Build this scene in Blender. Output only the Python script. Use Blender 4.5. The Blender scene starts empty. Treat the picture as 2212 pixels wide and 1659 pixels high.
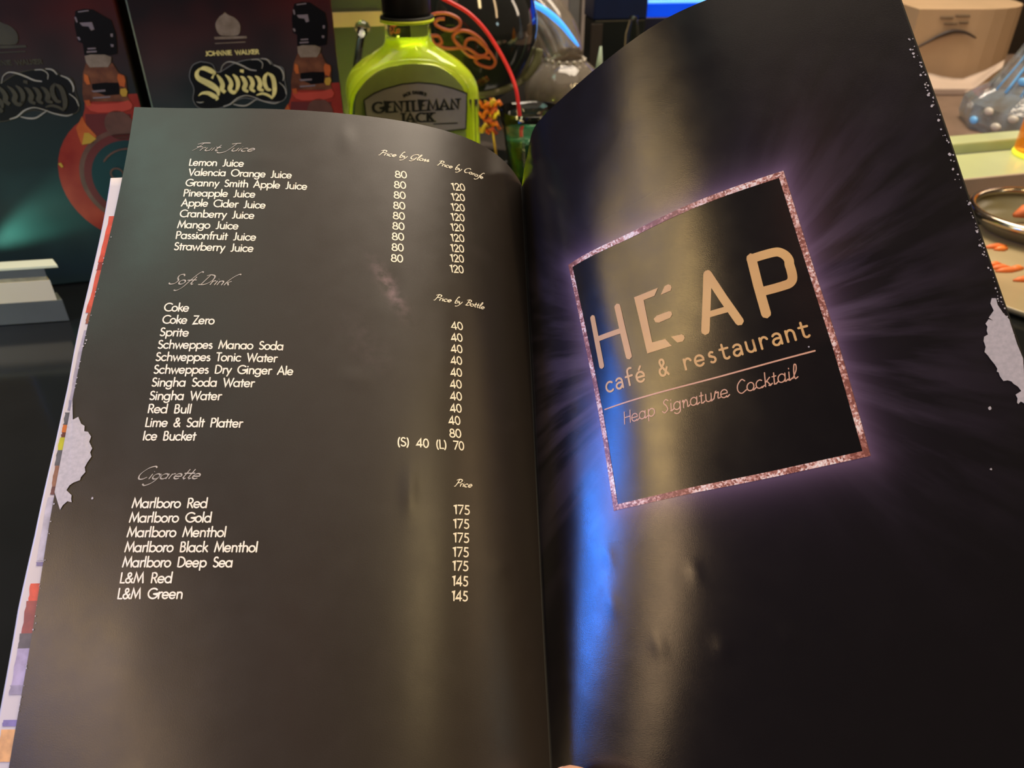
import bpy, bmesh, math, random
import numpy as np
from mathutils import Vector, Matrix
random.seed(7)
scene = bpy.context.scene
col = scene.collection
R = math.radians
# ------------------------------------------------------------------ camera
IW, IH, FPX = 2212., 1659., 1660.
CAM_H = .250
PITCH = R(33)
C0 = Vector((0, 0, CAM_H))
FW = Vector((0, math.cos(PITCH), -math.sin(PITCH)))
UP = Vector((0, math.sin(PITCH), math.cos(PITCH)))
RT = Vector((1, 0, 0))
cam_data = bpy.data.cameras.new('camera')
cam = bpy.data.objects.new('camera', cam_data)
col.objects.link(cam)
cam.matrix_world = Matrix(((RT.x, UP.x, -FW.x, C0.x), (RT.y, UP.y, -FW.y, C0.y), (RT.z, UP.z, -FW.z, C0.z), (0, 0, 0, 1)))
cam_data.sensor_width = 36
cam_data.lens = FPX / IW * 36
cam_data.clip_start = .01
cam_data.dof.use_dof = True
cam_data.dof.focus_distance = .255
cam_data.dof.aperture_fstop = 21
scene.camera = cam
# ------------------------------------------------------------------ exposure, world
scene.view_settings.view_transform = 'Standard'
scene.view_settings.look = 'None'
scene.view_settings.gamma = 1
scene.view_settings.use_curve_mapping = False
scene.view_settings.exposure = 0.0
world = bpy.data.worlds.new('dim_bar_ambience')
scene.world = world
world.use_nodes = True
world.node_tree.nodes['Background'].inputs[0].default_value = (1.0, .72, .5, 1)
world.node_tree.nodes['Background'].inputs[1].default_value = .10
# ------------------------------------------------------------------ lamps of the bar, plus added fill lights
def area(name, loc, target, sx, sy, colr, radiance):
    d = bpy.data.lights.new(name, 'AREA')
    d.shape = 'RECTANGLE'; d.size = sx; d.size_y = sy
    d.color = colr
    d.energy = math.pi * sx * sy * radiance
    o = bpy.data.objects.new(name, d); col.objects.link(o)
    o.location = loc
    o.rotation_euler = (Vector(target) - Vector(loc)).to_track_quat('-Z', 'Y').to_euler()
    return o
REF = Vector((.02, .22, .09))
def lamp_at(name, az0, el0, az1, el1, width, dist, colr, radiance):
    """a straight tube lamp hung between two directions seen from the menu"""
    def d(a, e): return Vector((math.sin(R(a)) * math.cos(R(e)), math.cos(R(a)) * math.cos(R(e)), math.sin(R(e))))
    p0, p1 = REF + d(az0, el0) * dist, REF + d(az1, el1) * dist
    c = (p0 + p1) / 2; ax = (p1 - p0); L = ax.length; ax.normalize()
    z = (c - REF).normalized(); z = (z - ax * z.dot(ax)).normalized(); y = z.cross(ax)
    l = bpy.data.lights.new(name, 'AREA'); l.shape = 'RECTANGLE'; l.size = L; l.size_y = width
    l.color = colr; l.energy = math.pi * L * width * radiance
    o = bpy.data.objects.new(name, l); col.objects.link(o)
    o.matrix_world = Matrix(((ax.x, y.x, z.x, c.x), (ax.y, y.y, z.y, c.y), (ax.z, y.z, z.z, c.z), (0, 0, 0, 1)))
    return o
area('ceiling_panel', (.15, .25, 1.9), (.15, .25, 0), 1.7, 1.5, (1, .80, .60), .85)
area('ceiling_panel', (-.95, .45, 1.9), (-.95, .45, 0), .6, .9, (.62, 1, .82), 3.6)
area('text_fill_light', (.28, 1.02, 1.5), (.0, .22, .1), .9, .9, (1, .84, .66), 15)  # unseen fill light, added to brighten the text without a page reflection
lamp_at('warm_tube_lamp', -90, 28, -112, 36, .11, 1.6, (1, .69, .30), 15)
lamp_at('warm_tube_lamp', -112, 36, -127, 37, .13, 1.6, (1, .67, .27), 27)
lamp_at('warm_tube_lamp', -127, 36, -142, 30, .15, 1.6, (1, .66, .36), 13)
lamp_at('warm_tube_lamp', -106, 23, -122, 25, .07, 1.6, (1, .68, .50), 9)
lamp_at('warm_tube_lamp', 112, 60, 128, 42, .11, 1.5, (1, .74, .36), 18)
lamp_at('warm_tube_lamp', 86, 42, 100, 20, .08, 1.5, (1, .66, .34), 11)
lamp_at('warm_tube_lamp', 53, 24, 54, 10, .10, 1.4, (1, .80, .60), 7)
lamp_at('cool_tube_lamp', 99, 13, 102, 11, .10, 1.4, (.75, 1, 1), 6)
lamp_at('red_lamp', -164, 60, -168, 54, .30, 1.7, (1, .38, .22), .9)
lamp_at('blue_tube_lamp', -96, 19, -115, 19, .058, .9, (.045, .24, 1), 95)
area('ledge_fill_light', (-.50, .28, .10), (-.30, .45, .02), .10, .10, (.85, 1, .45), 7)  # unseen lime fill added for the left ledge; no bottle stands here
sl = bpy.data.lights.new('added_cyan_spot', 'SPOT'); sl.energy = .9; sl.color = (.35, 1, .85); sl.spot_size = R(34); sl.spot_blend = .9; sl.shadow_soft_size = .004  # unseen spot, added to throw the teal streak on the left carton
CYAN = bpy.data.objects.new('added_cyan_spot', sl); col.objects.link(CYAN)
# ------------------------------------------------------------------ helpers
def tag(o, label=None, cat=None, group=None, kind=None):
    if label: o['label'] = label
    if cat: o['category'] = cat
    if group: o['group'] = group
    if kind: o['kind'] = kind
    return o
def empty(name, loc=(0, 0, 0), rz=0, **k):
    o = bpy.data.objects.new(name, None); col.objects.link(o)
    o.location = loc; o.rotation_euler = (0, 0, rz); o.empty_display_size = .02
    return tag(o, **k)
def mesh(name, verts, faces, mat, parent=None, smooth=False, uvs=None, **k):
    me = bpy.data.meshes.new(name)
    me.from_pydata([tuple(v) for v in verts], [], faces)
    if mat: me.materials.append(mat)
    if uvs is not None:
        uvl = me.uv_layers.new(name='uv')
        li = np.zeros(len(me.loops), int); me.loops.foreach_get('vertex_index', li)
        uvl.data.foreach_set('uv', np.asarray(uvs, float)[li].ravel())
    if smooth: me.polygons.foreach_set('use_smooth', [True] * len(me.polygons))
    me.update()
    o = bpy.data.objects.new(name, me); col.objects.link(o)
    if parent: o.parent = parent
    return tag(o, **k)
def from_bm(name, bm, mat, parent=None, smooth=False, bevel=0, seg=2, **k):
    bmesh.ops.recalc_face_normals(bm, faces=bm.faces)
    me = bpy.data.meshes.new(name); bm.to_mesh(me); bm.free()
    if mat: me.materials.append(mat)
    if smooth: me.polygons.foreach_set('use_smooth', [True] * len(me.polygons))
    o = bpy.data.objects.new(name, me); col.objects.link(o)
    if parent: o.parent = parent
    if bevel:
        b = o.modifiers.new('bevel', 'BEVEL'); b.width = bevel; b.segments = seg; b.limit_method = 'ANGLE'
    return tag(o, **k)
def box_bm(bm, x0, x1, y0, y1, z0, z1):
    vs = [bm.verts.new((x, y, z)) for x in (x0, x1) for y in (y0, y1) for z in (z0, z1)]
    for f in ((0, 1, 3, 2), (4, 6, 7, 5), (0, 4, 5, 1), (2, 3, 7, 6), (0, 2, 6, 4), (1, 5, 7, 3)):
        bm.faces.new([vs[i] for i in f])
def box(name, x0, x1, y0, y1, z0, z1, mat, parent=None, bevel=.0008, **k):
    bm = bmesh.new(); box_bm(bm, x0, x1, y0, y1, z0, z1)
    return from_bm(name, bm, mat, parent, bevel=bevel, **k)
def lathe(name, prof, mat, parent=None, n=40, loc=(0, 0, 0), axis=None, flute=None, **k):
    """profile of (radius, height); axis(h) gives the centre of each ring (default straight up)"""
    vs, fs = [], []
    for j, (r, h) in enumerate(prof):
        for i in range(n):
            a = 2 * math.pi * i / n
            rr = r * (1 + (flute(h, a) if flute else 0))
            vs.append((loc[0] + rr * math.cos(a), loc[1] + rr * math.sin(a), loc[2] + h))
    for j in range(len(prof) - 1):
        for i in range(n):
            fs.append((j * n + i, j * n + (i + 1) % n, (j + 1) * n + (i + 1) % n, (j + 1) * n + i))
    if prof[0][0] > 1e-6: fs.append(tuple(range(n))[::-1])
    if prof[-1][0] > 1e-6: fs.append(tuple((len(prof) - 1) * n + i for i in range(n)))
    return mesh(name, vs, fs, mat, parent, smooth=True, **k)
def shell(outer, t, base):
    """closed glass profile: up the outside, back down the inside"""
    inner = [(max(r - t, 1e-7), h) for r, h in outer if h > base]
    return [(1e-7, outer[0][1])] + outer + inner[::-1] + [(1e-7, base)]
def tube(name, pts, rad, mat, parent=None, n=10, cyc=False, **k):
    pts = [Vector(p) for p in pts]; vs, fs = [], []
    m = len(pts); rad = rad if hasattr(rad, '__len__') else [rad] * m
    prev = None
    for i, p in enumerate(pts):
        a = pts[(i - 1) % m] if (cyc or i) else p; b = pts[(i + 1) % m] if (cyc or i < m - 1) else p
        t = (b - a).normalized()
        if prev is None: prev = t.orthogonal().normalized()
        u = (prev - t * prev.dot(t)).normalized(); prev = u; w = t.cross(u)
        for q in range(n):
            an = 2 * math.pi * q / n
            vs.append(p + (u * math.cos(an) + w * math.sin(an)) * rad[i])
    for i in range(m if cyc else m - 1):
        for q in range(n):
            fs.append((i * n + q, i * n + (q + 1) % n, ((i + 1) % m) * n + (q + 1) % n, ((i + 1) % m) * n + q))
    if not cyc: fs += [tuple(range(n))[::-1], tuple((m - 1) * n + q for q in range(n))]
    return mesh(name, vs, fs, mat, parent, smooth=True, **k)
def smooth_path(pts, n=8):
    """Catmull-Rom through points of any dimension"""
    P = [np.array(p, float) for p in pts]; out = []
    for i in range(len(P) - 1):
        a = P[i - 1] if i else 2 * P[0] - P[1]; b, c = P[i], P[i + 1]
        d = P[i + 2] if i + 2 < len(P) else 2 * P[-1] - P[-2]
        for k in range(n):
            t = k / n
            out.append(.5 * (2 * b + (c - a) * t + (2 * a - 5 * b + 4 * c - d) * t * t + (3 * b - a - 3 * c + d) * t ** 3))
    out.append(P[-1]); return out
# ------------------------------------------------------------------ materials
def nodes_of(name):
    m = bpy.data.materials.new(name); m.use_nodes = True
    nt = m.node_tree; return m, nt, nt.nodes['Principled BSDF']
def mat(name, c, rough=.5, metal=0, spec=.5, c2=None, scale=30., detail=4, bump=0., bscale=200., trans=0, ior=1.45, emit=None, es=0, coat=0, vec='Object', thr=(.35, .65)):
    m, nt, b = nodes_of(name)
    c2 = c2 or tuple(x * .85 for x in c)
    tc = nt.nodes.new('ShaderNodeTexCoord'); nz = nt.nodes.new('ShaderNodeTexNoise')
    nz.inputs['Scale'].default_value = scale; nz.inputs['Detail'].default_value = detail
    nt.links.new(tc.outputs[vec], nz.inputs['Vector'])
    rp = nt.nodes.new('ShaderNodeValToRGB'); rp.color_ramp.elements[0].color = (*c2, 1); rp.color_ramp.elements[1].color = (*c, 1)
    rp.color_ramp.elements[0].position = thr[0]; rp.color_ramp.elements[1].position = thr[1]
    nt.links.new(nz.outputs['Fac'], rp.inputs['Fac']); nt.links.new(rp.outputs['Color'], b.inputs['Base Color'])
    b.inputs['Roughness'].default_value = rough; b.inputs['Metallic'].default_value = metal
    b.inputs['Specular IOR Level'].default_value = spec
    b.inputs['Transmission Weight'].default_value = trans; b.inputs['IOR'].default_value = ior
    b.inputs['Coat Weight'].default_value = coat
    if emit: b.inputs['Emission Color'].default_value = (*emit, 1); b.inputs['Emission Strength'].default_value = es
    if bump:
        n2 = nt.nodes.new('ShaderNodeTexNoise'); n2.inputs['Scale'].default_value = bscale; n2.inputs['Detail'].default_value = 3
        nt.links.new(tc.outputs[vec], n2.inputs['Vector'])
        bp = nt.nodes.new('ShaderNodeBump'); bp.inputs['Strength'].default_value = bump; bp.inputs['Distance'].default_value = .001
        nt.links.new(n2.outputs['Fac'], bp.inputs['Height']); nt.links.new(bp.outputs['Normal'], b.inputs['Normal'])
    return m
class NG:
    """tiny helper that chains math nodes"""
    def __init__(s, nt): s.nt = nt
    def m(s, op, a, b=None, c=None, clamp=False):
        n = s.nt.nodes.new('ShaderNodeMath'); n.operation = op; n.use_clamp = clamp
        for i, v in enumerate((a, b, c)):
            if v is None: continue
            if isinstance(v, (int, float)): n.inputs[i].default_value = v
            else: s.nt.links.new(v, n.inputs[i])
        return n.outputs[0]
    def mix(s, f, a, b):
        n = s.nt.nodes.new('ShaderNodeMix'); n.data_type = 'RGBA'
        for sock, v in ((n.inputs['Factor'], f), (n.inputs[6], a), (n.inputs[7], b)):
            if isinstance(v, tuple): sock.default_value = (*v, 1)
            elif isinstance(v, (int, float)): sock.default_value = v
            else: s.nt.links.new(v, sock)
        return n.outputs[2]
    def noise(s, vec, scale, detail=3):
        n = s.nt.nodes.new('ShaderNodeTexNoise'); n.inputs['Scale'].default_value = scale; n.inputs['Detail'].default_value = detail
        s.nt.links.new(vec, n.inputs['Vector']); return n.outputs['Fac']
    def comb(s, x, y, z=0.):
        n = s.nt.nodes.new('ShaderNodeCombineXYZ')
        for i, v in enumerate((x, y, z)):
            if isinstance(v, (int, float)): n.inputs[i].default_value = v
            else: s.nt.links.new(v, n.inputs[i])
        return n.outputs[0]
# ------------------------------------------------------------------ stroke lettering
def arc(cx, cy, rx, ry, a0, a1, n=None):
    n = n or max(3, int(abs(a1 - a0) / 18))
    return [(cx + rx * math.cos(R(a0 + (a1 - a0) * i / n)), cy + ry * math.sin(R(a0 + (a1 - a0) * i / n))) for i in range(n + 1)]
X = .62
o_ = arc(.31, .31, .29, .31, 0, 360)
SANS = {
 'a': (.72, [o_, [(.6, X), (.6, 0)]]), 'b': (.72, [arc(.39, .31, .29, .31, 0, 360), [(.1, 1.06), (.1, 0)]]),
 'c': (.60, [arc(.33, .31, .29, .31, 48, 312)]), 'd': (.72, [o_, [(.6, 1.06), (.6, 0)]]),
 'e': (.66, [[(.03, .31), (.6, .31)] + arc(.31, .31, .29, .31, 0, 318)]),
 'f': (.36, [arc(.32, .88, .15, .17, 75, 180) + [(.17, 0)], [(.02, .6), (.33, .6)]]),
 'g': (.72, [o_, [(.6, X), (.6, -.08)] + arc(.32, -.08, .28, .25, 0, -150)]),
 'h': (.66, [[(.1, 1.06), (.1, 0)], [(.1, .36)] + arc(.33, .38, .22, .24, 170, 0) + [(.55, 0)]]),
 'i': (.22, [[(.1, X), (.1, 0)], [(.1, .86), (.1, .9)]]),
 'k': (.56, [[(.1, 1.06), (.1, 0)], [(.48, X), (.12, .3)], [(.22, .4), (.54, 0)]]),
 'l': (.22, [[(.1, 1.06), (.1, 0)]]),
 'm': (1.0, [[(.1, X), (.1, 0)], [(.1, .36)] + arc(.3, .4, .19, .22, 170, 0) + [(.49, 0)], [(.49, .36)] + arc(.69, .4, .19, .22, 170, 0) + [(.88, 0)]]),
 'n': (.66, [[(.1, X), (.1, 0)], [(.1, .36)] + arc(.33, .38, .22, .24, 170, 0) + [(.55, 0)]]),
 'o': (.64, [o_]), 'p': (.72, [arc(.39, .31, .29, .31, 0, 360), [(.1, X), (.1, -.32)]]),
 'r': (.40, [[(.1, X), (.1, 0)], [(.1, .36)] + arc(.32, .38, .2, .24, 165, 70)]),
 's': (.44, [arc(.21, .46, .14, .15, 50, 200) + arc(.22, .16, .16, .16, 80, -140)]),
 't': (.36, [[(.17, .86), (.17, 0)], [(.02, .6), (.33, .6)]]),
 'u': (.66, [[(.1, X), (.1, .26)] + arc(.33, .24, .23, .24, 180, 360) + [(.56, X)], [(.56, X), (.56, 0)]]),
 'v': (.54, [[(.02, X), (.26, 0), (.5, X)]]), 'w': (.86, [[(.02, X), (.23, 0), (.42, .58), (.61, 0), (.82, X)]]),
 'y': (.56, [[(.04, X), (.28, .02)], [(.53, X), (.14, -.32)]]),
 'A': (.8, [[(.02, 0), (.38, 1), (.74, 0)], [(.15, .33), (.61, .33)]]),
 'B': (.64, [[(.1, 0), (.1, 1), (.28, 1)] + arc(.28, .77, .21, .23, 90, -90) + [(.1, .54)], [(.28, .54)] + arc(.3, .27, .25, .27, 90, -90) + [(.1, 0)]]),
 'C': (.86, [arc(.54, .5, .49, .5, 50, 310)]), 'D': (.84, [[(.1, 0), (.1, 1), (.26, 1)] + arc(.27, .5, .48, .5, 90, -90) + [(.1, 0)]]),
 'E': (.58, [[(.52, 1), (.1, 1), (.1, 0), (.52, 0)], [(.1, .52), (.48, .52)]]),
 'F': (.55, [[(.52, 1), (.1, 1), (.1, 0)], [(.1, .52), (.45, .52)]]),
 'G': (.98, [arc(.54, .5, .49, .5, 48, 352) + [(.58, .45)]]),
 'H': (.8, [[(.1, 1), (.1, 0)], [(.7, 1), (.7, 0)], [(.1, .52), (.7, .52)]]),
 'I': (.26, [[(.12, 1), (.12, 0)]]), 'J': (.42, [[(.3, 1), (.3, .18)] + arc(.12, .17, .18, .19, 0, -100)]),
 'K': (.68, [[(.1, 1), (.1, 0)], [(.58, 1), (.12, .45)], [(.26, .6), (.64, 0)]]),
 'L': (.5, [[(.1, 1), (.1, 0), (.46, 0)]]), 'M': (1.0, [[(.06, 0), (.2, 1), (.5, .12), (.8, 1), (.94, 0)]]),
 'N': (.82, [[(.1, 0), (.1, 1), (.7, 0), (.7, 1)]]),
 'O': (1.06, [arc(.52, .5, .49, .5, 0, 360)]), 'P': (.62, [[(.1, 0), (.1, 1), (.3, 1)] + arc(.3, .74, .25, .26, 90, -90) + [(.1, .48)]]),
 'R': (.64, [[(.1, 0), (.1, 1), (.28, 1)] + arc(.28, .74, .25, .26, 90, -90) + [(.1, .48)], [(.3, .48), (.58, 0)]]),
 'S': (.58, [arc(.29, .75, .2, .24, 40, 215) + arc(.28, .25, .24, .25, 70, -145)]),
 'T': (.52, [[(0, 1), (.5, 1)], [(.25, 1), (.25, 0)]]), 'V': (.74, [[(.02, 1), (.36, 0), (.7, 1)]]),
 'W': (1.1, [[(.02, 1), (.3, 0), (.54, .92), (.78, 0), (1.06, 1)]]), 'Z': (.62, [[(.05, 1), (.56, 1), (.04, 0), (.58, 0)]]),
 '&': (.76, [[(.7, 0), (.24, .62)] + arc(.36, .8, .16, .19, 205, -25) + [(.2, .42)] + arc(.28, .23, .23, .24, 130, 310) + [(.66, .44)]]),
 '0': (.62, [arc(.3, .48, .25, .5, 0, 360)]), '1': (.4, [[(.08, .88), (.25, .98), (.25, 0)]]),
 '2': (.6, [arc(.29, .7, .22, .28, 170, -25) + [(.05, 0), (.54, 0)]]),
 '4': (.66, [[(.45, 0), (.45, .98), (.02, .24), (.6, .24)]]),
 '5': (.58, [[(.5, .98), (.2, .98), (.14, .56)] + arc(.25, .3, .26, .3, 110, -130)]),
 '7': (.56, [[(.04, .98), (.54, .98), (.16, 0)]]), '8': (.6, [arc(.3, .74, .19, .24, -90, 270) , arc(.3, .25, .25, .25, -90, 270)]),
 '(': (.34, [arc(.44, .42, .3, .68, 125, 235)]), ')': (.34, [arc(-.12, .42, .3, .68, 55, -55)]),
 "'": (.2, [[(.1, 1.0), (.1, .8)]]), ' ': (.60, []), '.': (.2, [[(.1, 0), (.1, .03)]]),
}
SANS['\u00e9'] = (.66, SANS['e'][1] + [[(.3, .76), (.44, .95)]])
def lowscale(g, sx, sy): return (g[0] * sx, [[(x * sx, y * sy) for x, y in s] for s in g[1]])
SCRIPT = {k: lowscale(v, .62 if k.islower() else .78, .68 if k.islower() else 1.) for k, v in SANS.items()}
SCRIPT.update({
 'f': (.26, [smooth_path([(.62, 1.22), (.5, 1.3), (.36, 1.05), (.2, .4), (.06, -.3), (-.16, -.62), (-.36, -.6)], 5), [(.02, .4), (.36, .44)]]),
 'g': (.42, [arc(.2, .21, .17, .21, 0, 360), smooth_path([(.38, .42), (.34, 0), (.2, -.34), (-.06, -.52), (-.24, -.4)], 5)]),
 'y': (.38, [[(.06, .42), (.12, .06), (.2, .02)], smooth_path([(.38, .42), (.26, 0), (.04, -.42), (-.2, -.5)], 5)]),
 'l': (.24, [smooth_path([(.04, .1), (.2, .6), (.28, 1.0), (.2, 1.08), (.1, .6), (.08, .1), (.18, .0), (.28, .1)], 4)]),
 'b': (.36, [smooth_path([(.3, 1.05), (.18, 1.12), (.08, .6), (.06, .05), (.2, 0), (.34, .2), (.24, .42), (.1, .32)], 4)]),
 't': (.26, [[(.14, .78), (.1, .08), (.18, 0), (.26, .06)], [(0, .44), (.28, .46)]]),
 'k': (.4, [smooth_path([(.62, 1.12), (.5, 1.16), (.3, .9), (.12, .4), (.08, 0)], 5), [(.36, .42), (.12, .22)], [(.18, .28), (.36, 0)]]),
 'S': (.5, [smooth_path([(.56, .82), (.44, 1.0), (.22, .9), (.24, .62), (.4, .36), (.3, .06), (.06, 0), (-.08, .12)], 5)]),
 'J': (.4, [smooth_path([(.1, .92), (.34, 1.02), (.6, 1.05)], 4), smooth_path([(.38, 1.0), (.3, .4), (.16, -.1), (-.12, -.26), (-.3, -.16)], 5)]),
 'F': (.5, [smooth_path([(.04, .86), (.26, 1.02), (.74, 1.04)], 4), smooth_path([(.36, 1.0), (.26, .4), (.12, 0)], 4), [(.16, .52), (.5, .54)]]),
 'D': (.66, [smooth_path([(.1, .9), (.3, 1.02), (.62, .9), (.68, .45), (.4, .04), (.0, 0)], 5), [(.3, .96), (.16, 0)]]),
 'C': (.6, [smooth_path([(.66, .92), (.5, 1.04), (.2, .86), (.02, .4), (.12, .04), (.34, 0), (.52, .16)], 5)]),
 'G': (.66, [smooth_path([(.7, .9), (.52, 1.04), (.2, .84), (.04, .4), (.16, .04), (.44, .1), (.6, .46)], 5), smooth_path([(.6, .48), (.5, 0), (.3, -.32), (.04, -.38)], 5)]),
 'P': (.5, [smooth_path([(.04, .84), (.3, 1.02), (.58, .9), (.5, .58), (.22, .5)], 5), [(.3, .98), (.2, .4), (.1, 0), (.0, 0)]]),
 'B': (.54, [smooth_path([(.04, .84), (.3, 1.02), (.54, .86), (.4, .56), (.22, .54)], 5), smooth_path([(.4, .55), (.56, .3), (.36, .02), (.06, 0)], 5), [(.3, .98), (.16, 0)]]),
 ' ': (.3, []),
})
HAND = {k: lowscale(v, .86, 1.) for k, v in SANS.items()}
for k_ in 'acdehimntuklo':          # joined-up hand: a small exit stroke at the foot of each letter
    a_, s_ = HAND[k_]; HAND[k_] = (a_ + .06, s_ + [[(a_ - .16, .03), (a_ - .06, .0), (a_ + .1, .12)]])
HAND['l'] = (.4, [smooth_path([(.04, .06), (.3, .6), (.32, 1.0), (.2, 1.05), (.14, .5), (.2, .02), (.4, .1)], 4)])
HAND['C'] = (.7, [smooth_path([(.62, .86), (.4, 1.02), (.1, .7), (.08, .25), (.34, -.02), (.7, .16)], 5)])
HAND['S'] = (.6, [smooth_path([(.5, .9), (.3, 1.02), (.14, .8), (.34, .52), (.44, .2), (.2, -.02), (.02, .14)], 5)])
HAND['n'] = (.6, [smooth_path([(.04, .5), (.12, .6), (.12, 0)], 3), smooth_path([(.12, .3), (.3, .6), (.42, .4), (.44, .02), (.6, .12)], 4)])
HAND['r'] = (.48, [smooth_path([(.02, .1), (.16, .66), (.2, .52), (.36, .54), (.32, .1), (.5, .1)], 4)])
def mono(ch):
    a, s = SANS[ch]; k = .62 / max(a, .5) if a > .5 else 1
    off = (.74 - a * k) / 2
    return (.74, [[(x * k + off, y) for x, y in t] for t in s])
MONO = {c: mono(c) for c in 'cfe\u00e9&restaurant n'}
MONO['a'] = (.74, [arc(.36, .44, .22, .19, 150, 0) + [(.58, 0)], [(.58, .34), (.34, .36)] + arc(.32, .17, .2, .18, 100, 290) + [(.58, .18)]])
MONO['r'] = (.74, [[(.2, X), (.2, 0)], [(.2, .36)] + arc(.42, .36, .2, .26, 165, 25)])
MONO['t'] = (.74, [[(.3, .86), (.3, .18)] + arc(.46, .17, .16, .17, 180, 320), [(.12, .6), (.6, .6)]])
MONO['f'] = (.74, [arc(.5, .84, .2, .2, 60, 180) + [(.3, 0)], [(.12, .56), (.58, .56)]])
MONO[' '] = (.74, [])
def ribbons(strokes, width, nib=None):
    """2-D polylines -> verts, faces; nib = (angle, thin/thick ratio) gives a broad-pen contrast"""
    V, Fc = [], []
    for s in strokes:
        p = [np.array(q, float) for q in s]
        # resample so that long straights follow a curved sheet
        q = [p[0]]
        for a, b in zip(p[:-1], p[1:]):
            L = np.linalg.norm(b - a)
            if L < 1e-6: continue
            n = max(1, int(L / min(width * 3, 1.3 if width > .2 else width * 3)))
            for i in range(1, n + 1): q.append(a + (b - a) * i / n)
        p = q
        if len(p) < 2: p = [p[0], p[0] + np.array([1e-3, 0])]
        closed = np.linalg.norm(p[0] - p[-1]) < width * .3 and len(p) > 5
        m = len(p); b0 = len(V)
        for i in range(m):
            a = p[i - 1] if i else (p[-2] if closed else p[0]); c = p[i + 1] if i < m - 1 else (p[1] if closed else p[-1])
            t = c - a; t /= (np.linalg.norm(t) + 1e-9); n = np.array([-t[1], t[0]])
            # mitre
            w = width
            if nib:
                ang = math.atan2(t[1], t[0]); w = width * (nib[1] + (1 - nib[1]) * abs(math.sin(ang - nib[0])))
            if 0 < i < m - 1:
                t1 = (p[i] - p[i - 1]); t1 /= np.linalg.norm(t1) + 1e-9
                cs = max(.45, abs(t1 @ t)); w = w / cs
            V.append(p[i] + n * w / 2); V.append(p[i] - n * w / 2)
        for i in range(m - 1):
            Fc.append((b0 + 2 * i, b0 + 2 * i + 1, b0 + 2 * i + 3, b0 + 2 * i + 2))
        if not closed and not nib:
            for e, sg in ((0, -1), (m - 1, 1)):   # round ends
                l, r = V[b0 + 2 * e], V[b0 + 2 * e + 1]; c = (l + r) / 2; d = (l - c)
                f = np.array([d[1], -d[0]]) * sg
                k0 = len(V)
                for a in (35, 90, 145): V.append(c + d * math.cos(R(a)) + f * math.sin(R(a)))
                Fc.append((b0 + 2 * e, k0, k0 + 1, k0 + 2, b0 + 2 * e + 1))
    return V, Fc
def layout(txt, font, x0, y0, x1, y1, cap, slant=0., fit=True, track=0.):
    """strokes of a line of text laid from (x0,y0) to (x1,y1) on its baseline (y grows upwards)"""
    adv = 0; S = []
    for ch in txt:
        a, st = font.get(ch, font[' '])
        for s in st: S.append([(x + adv + slant * y, y) for x, y in s])
        adv += a + track + .03
    adv -= track
    L = math.hypot(x1 - x0, y1 - y0); ux, uy = (x1 - x0) / L, (y1 - y0) / L
    lo = min(x for s in S for x, y in s if y > -.1); hi = max(x for s in S for x, y in s if y > -.1)
    sx = L / (hi - lo) if fit else cap
    return [[(x0 + ux * (x - lo) * sx - uy * y * cap, y0 + uy * (x - lo) * sx + ux * y * cap) for x, y in s] for s in S]
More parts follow.
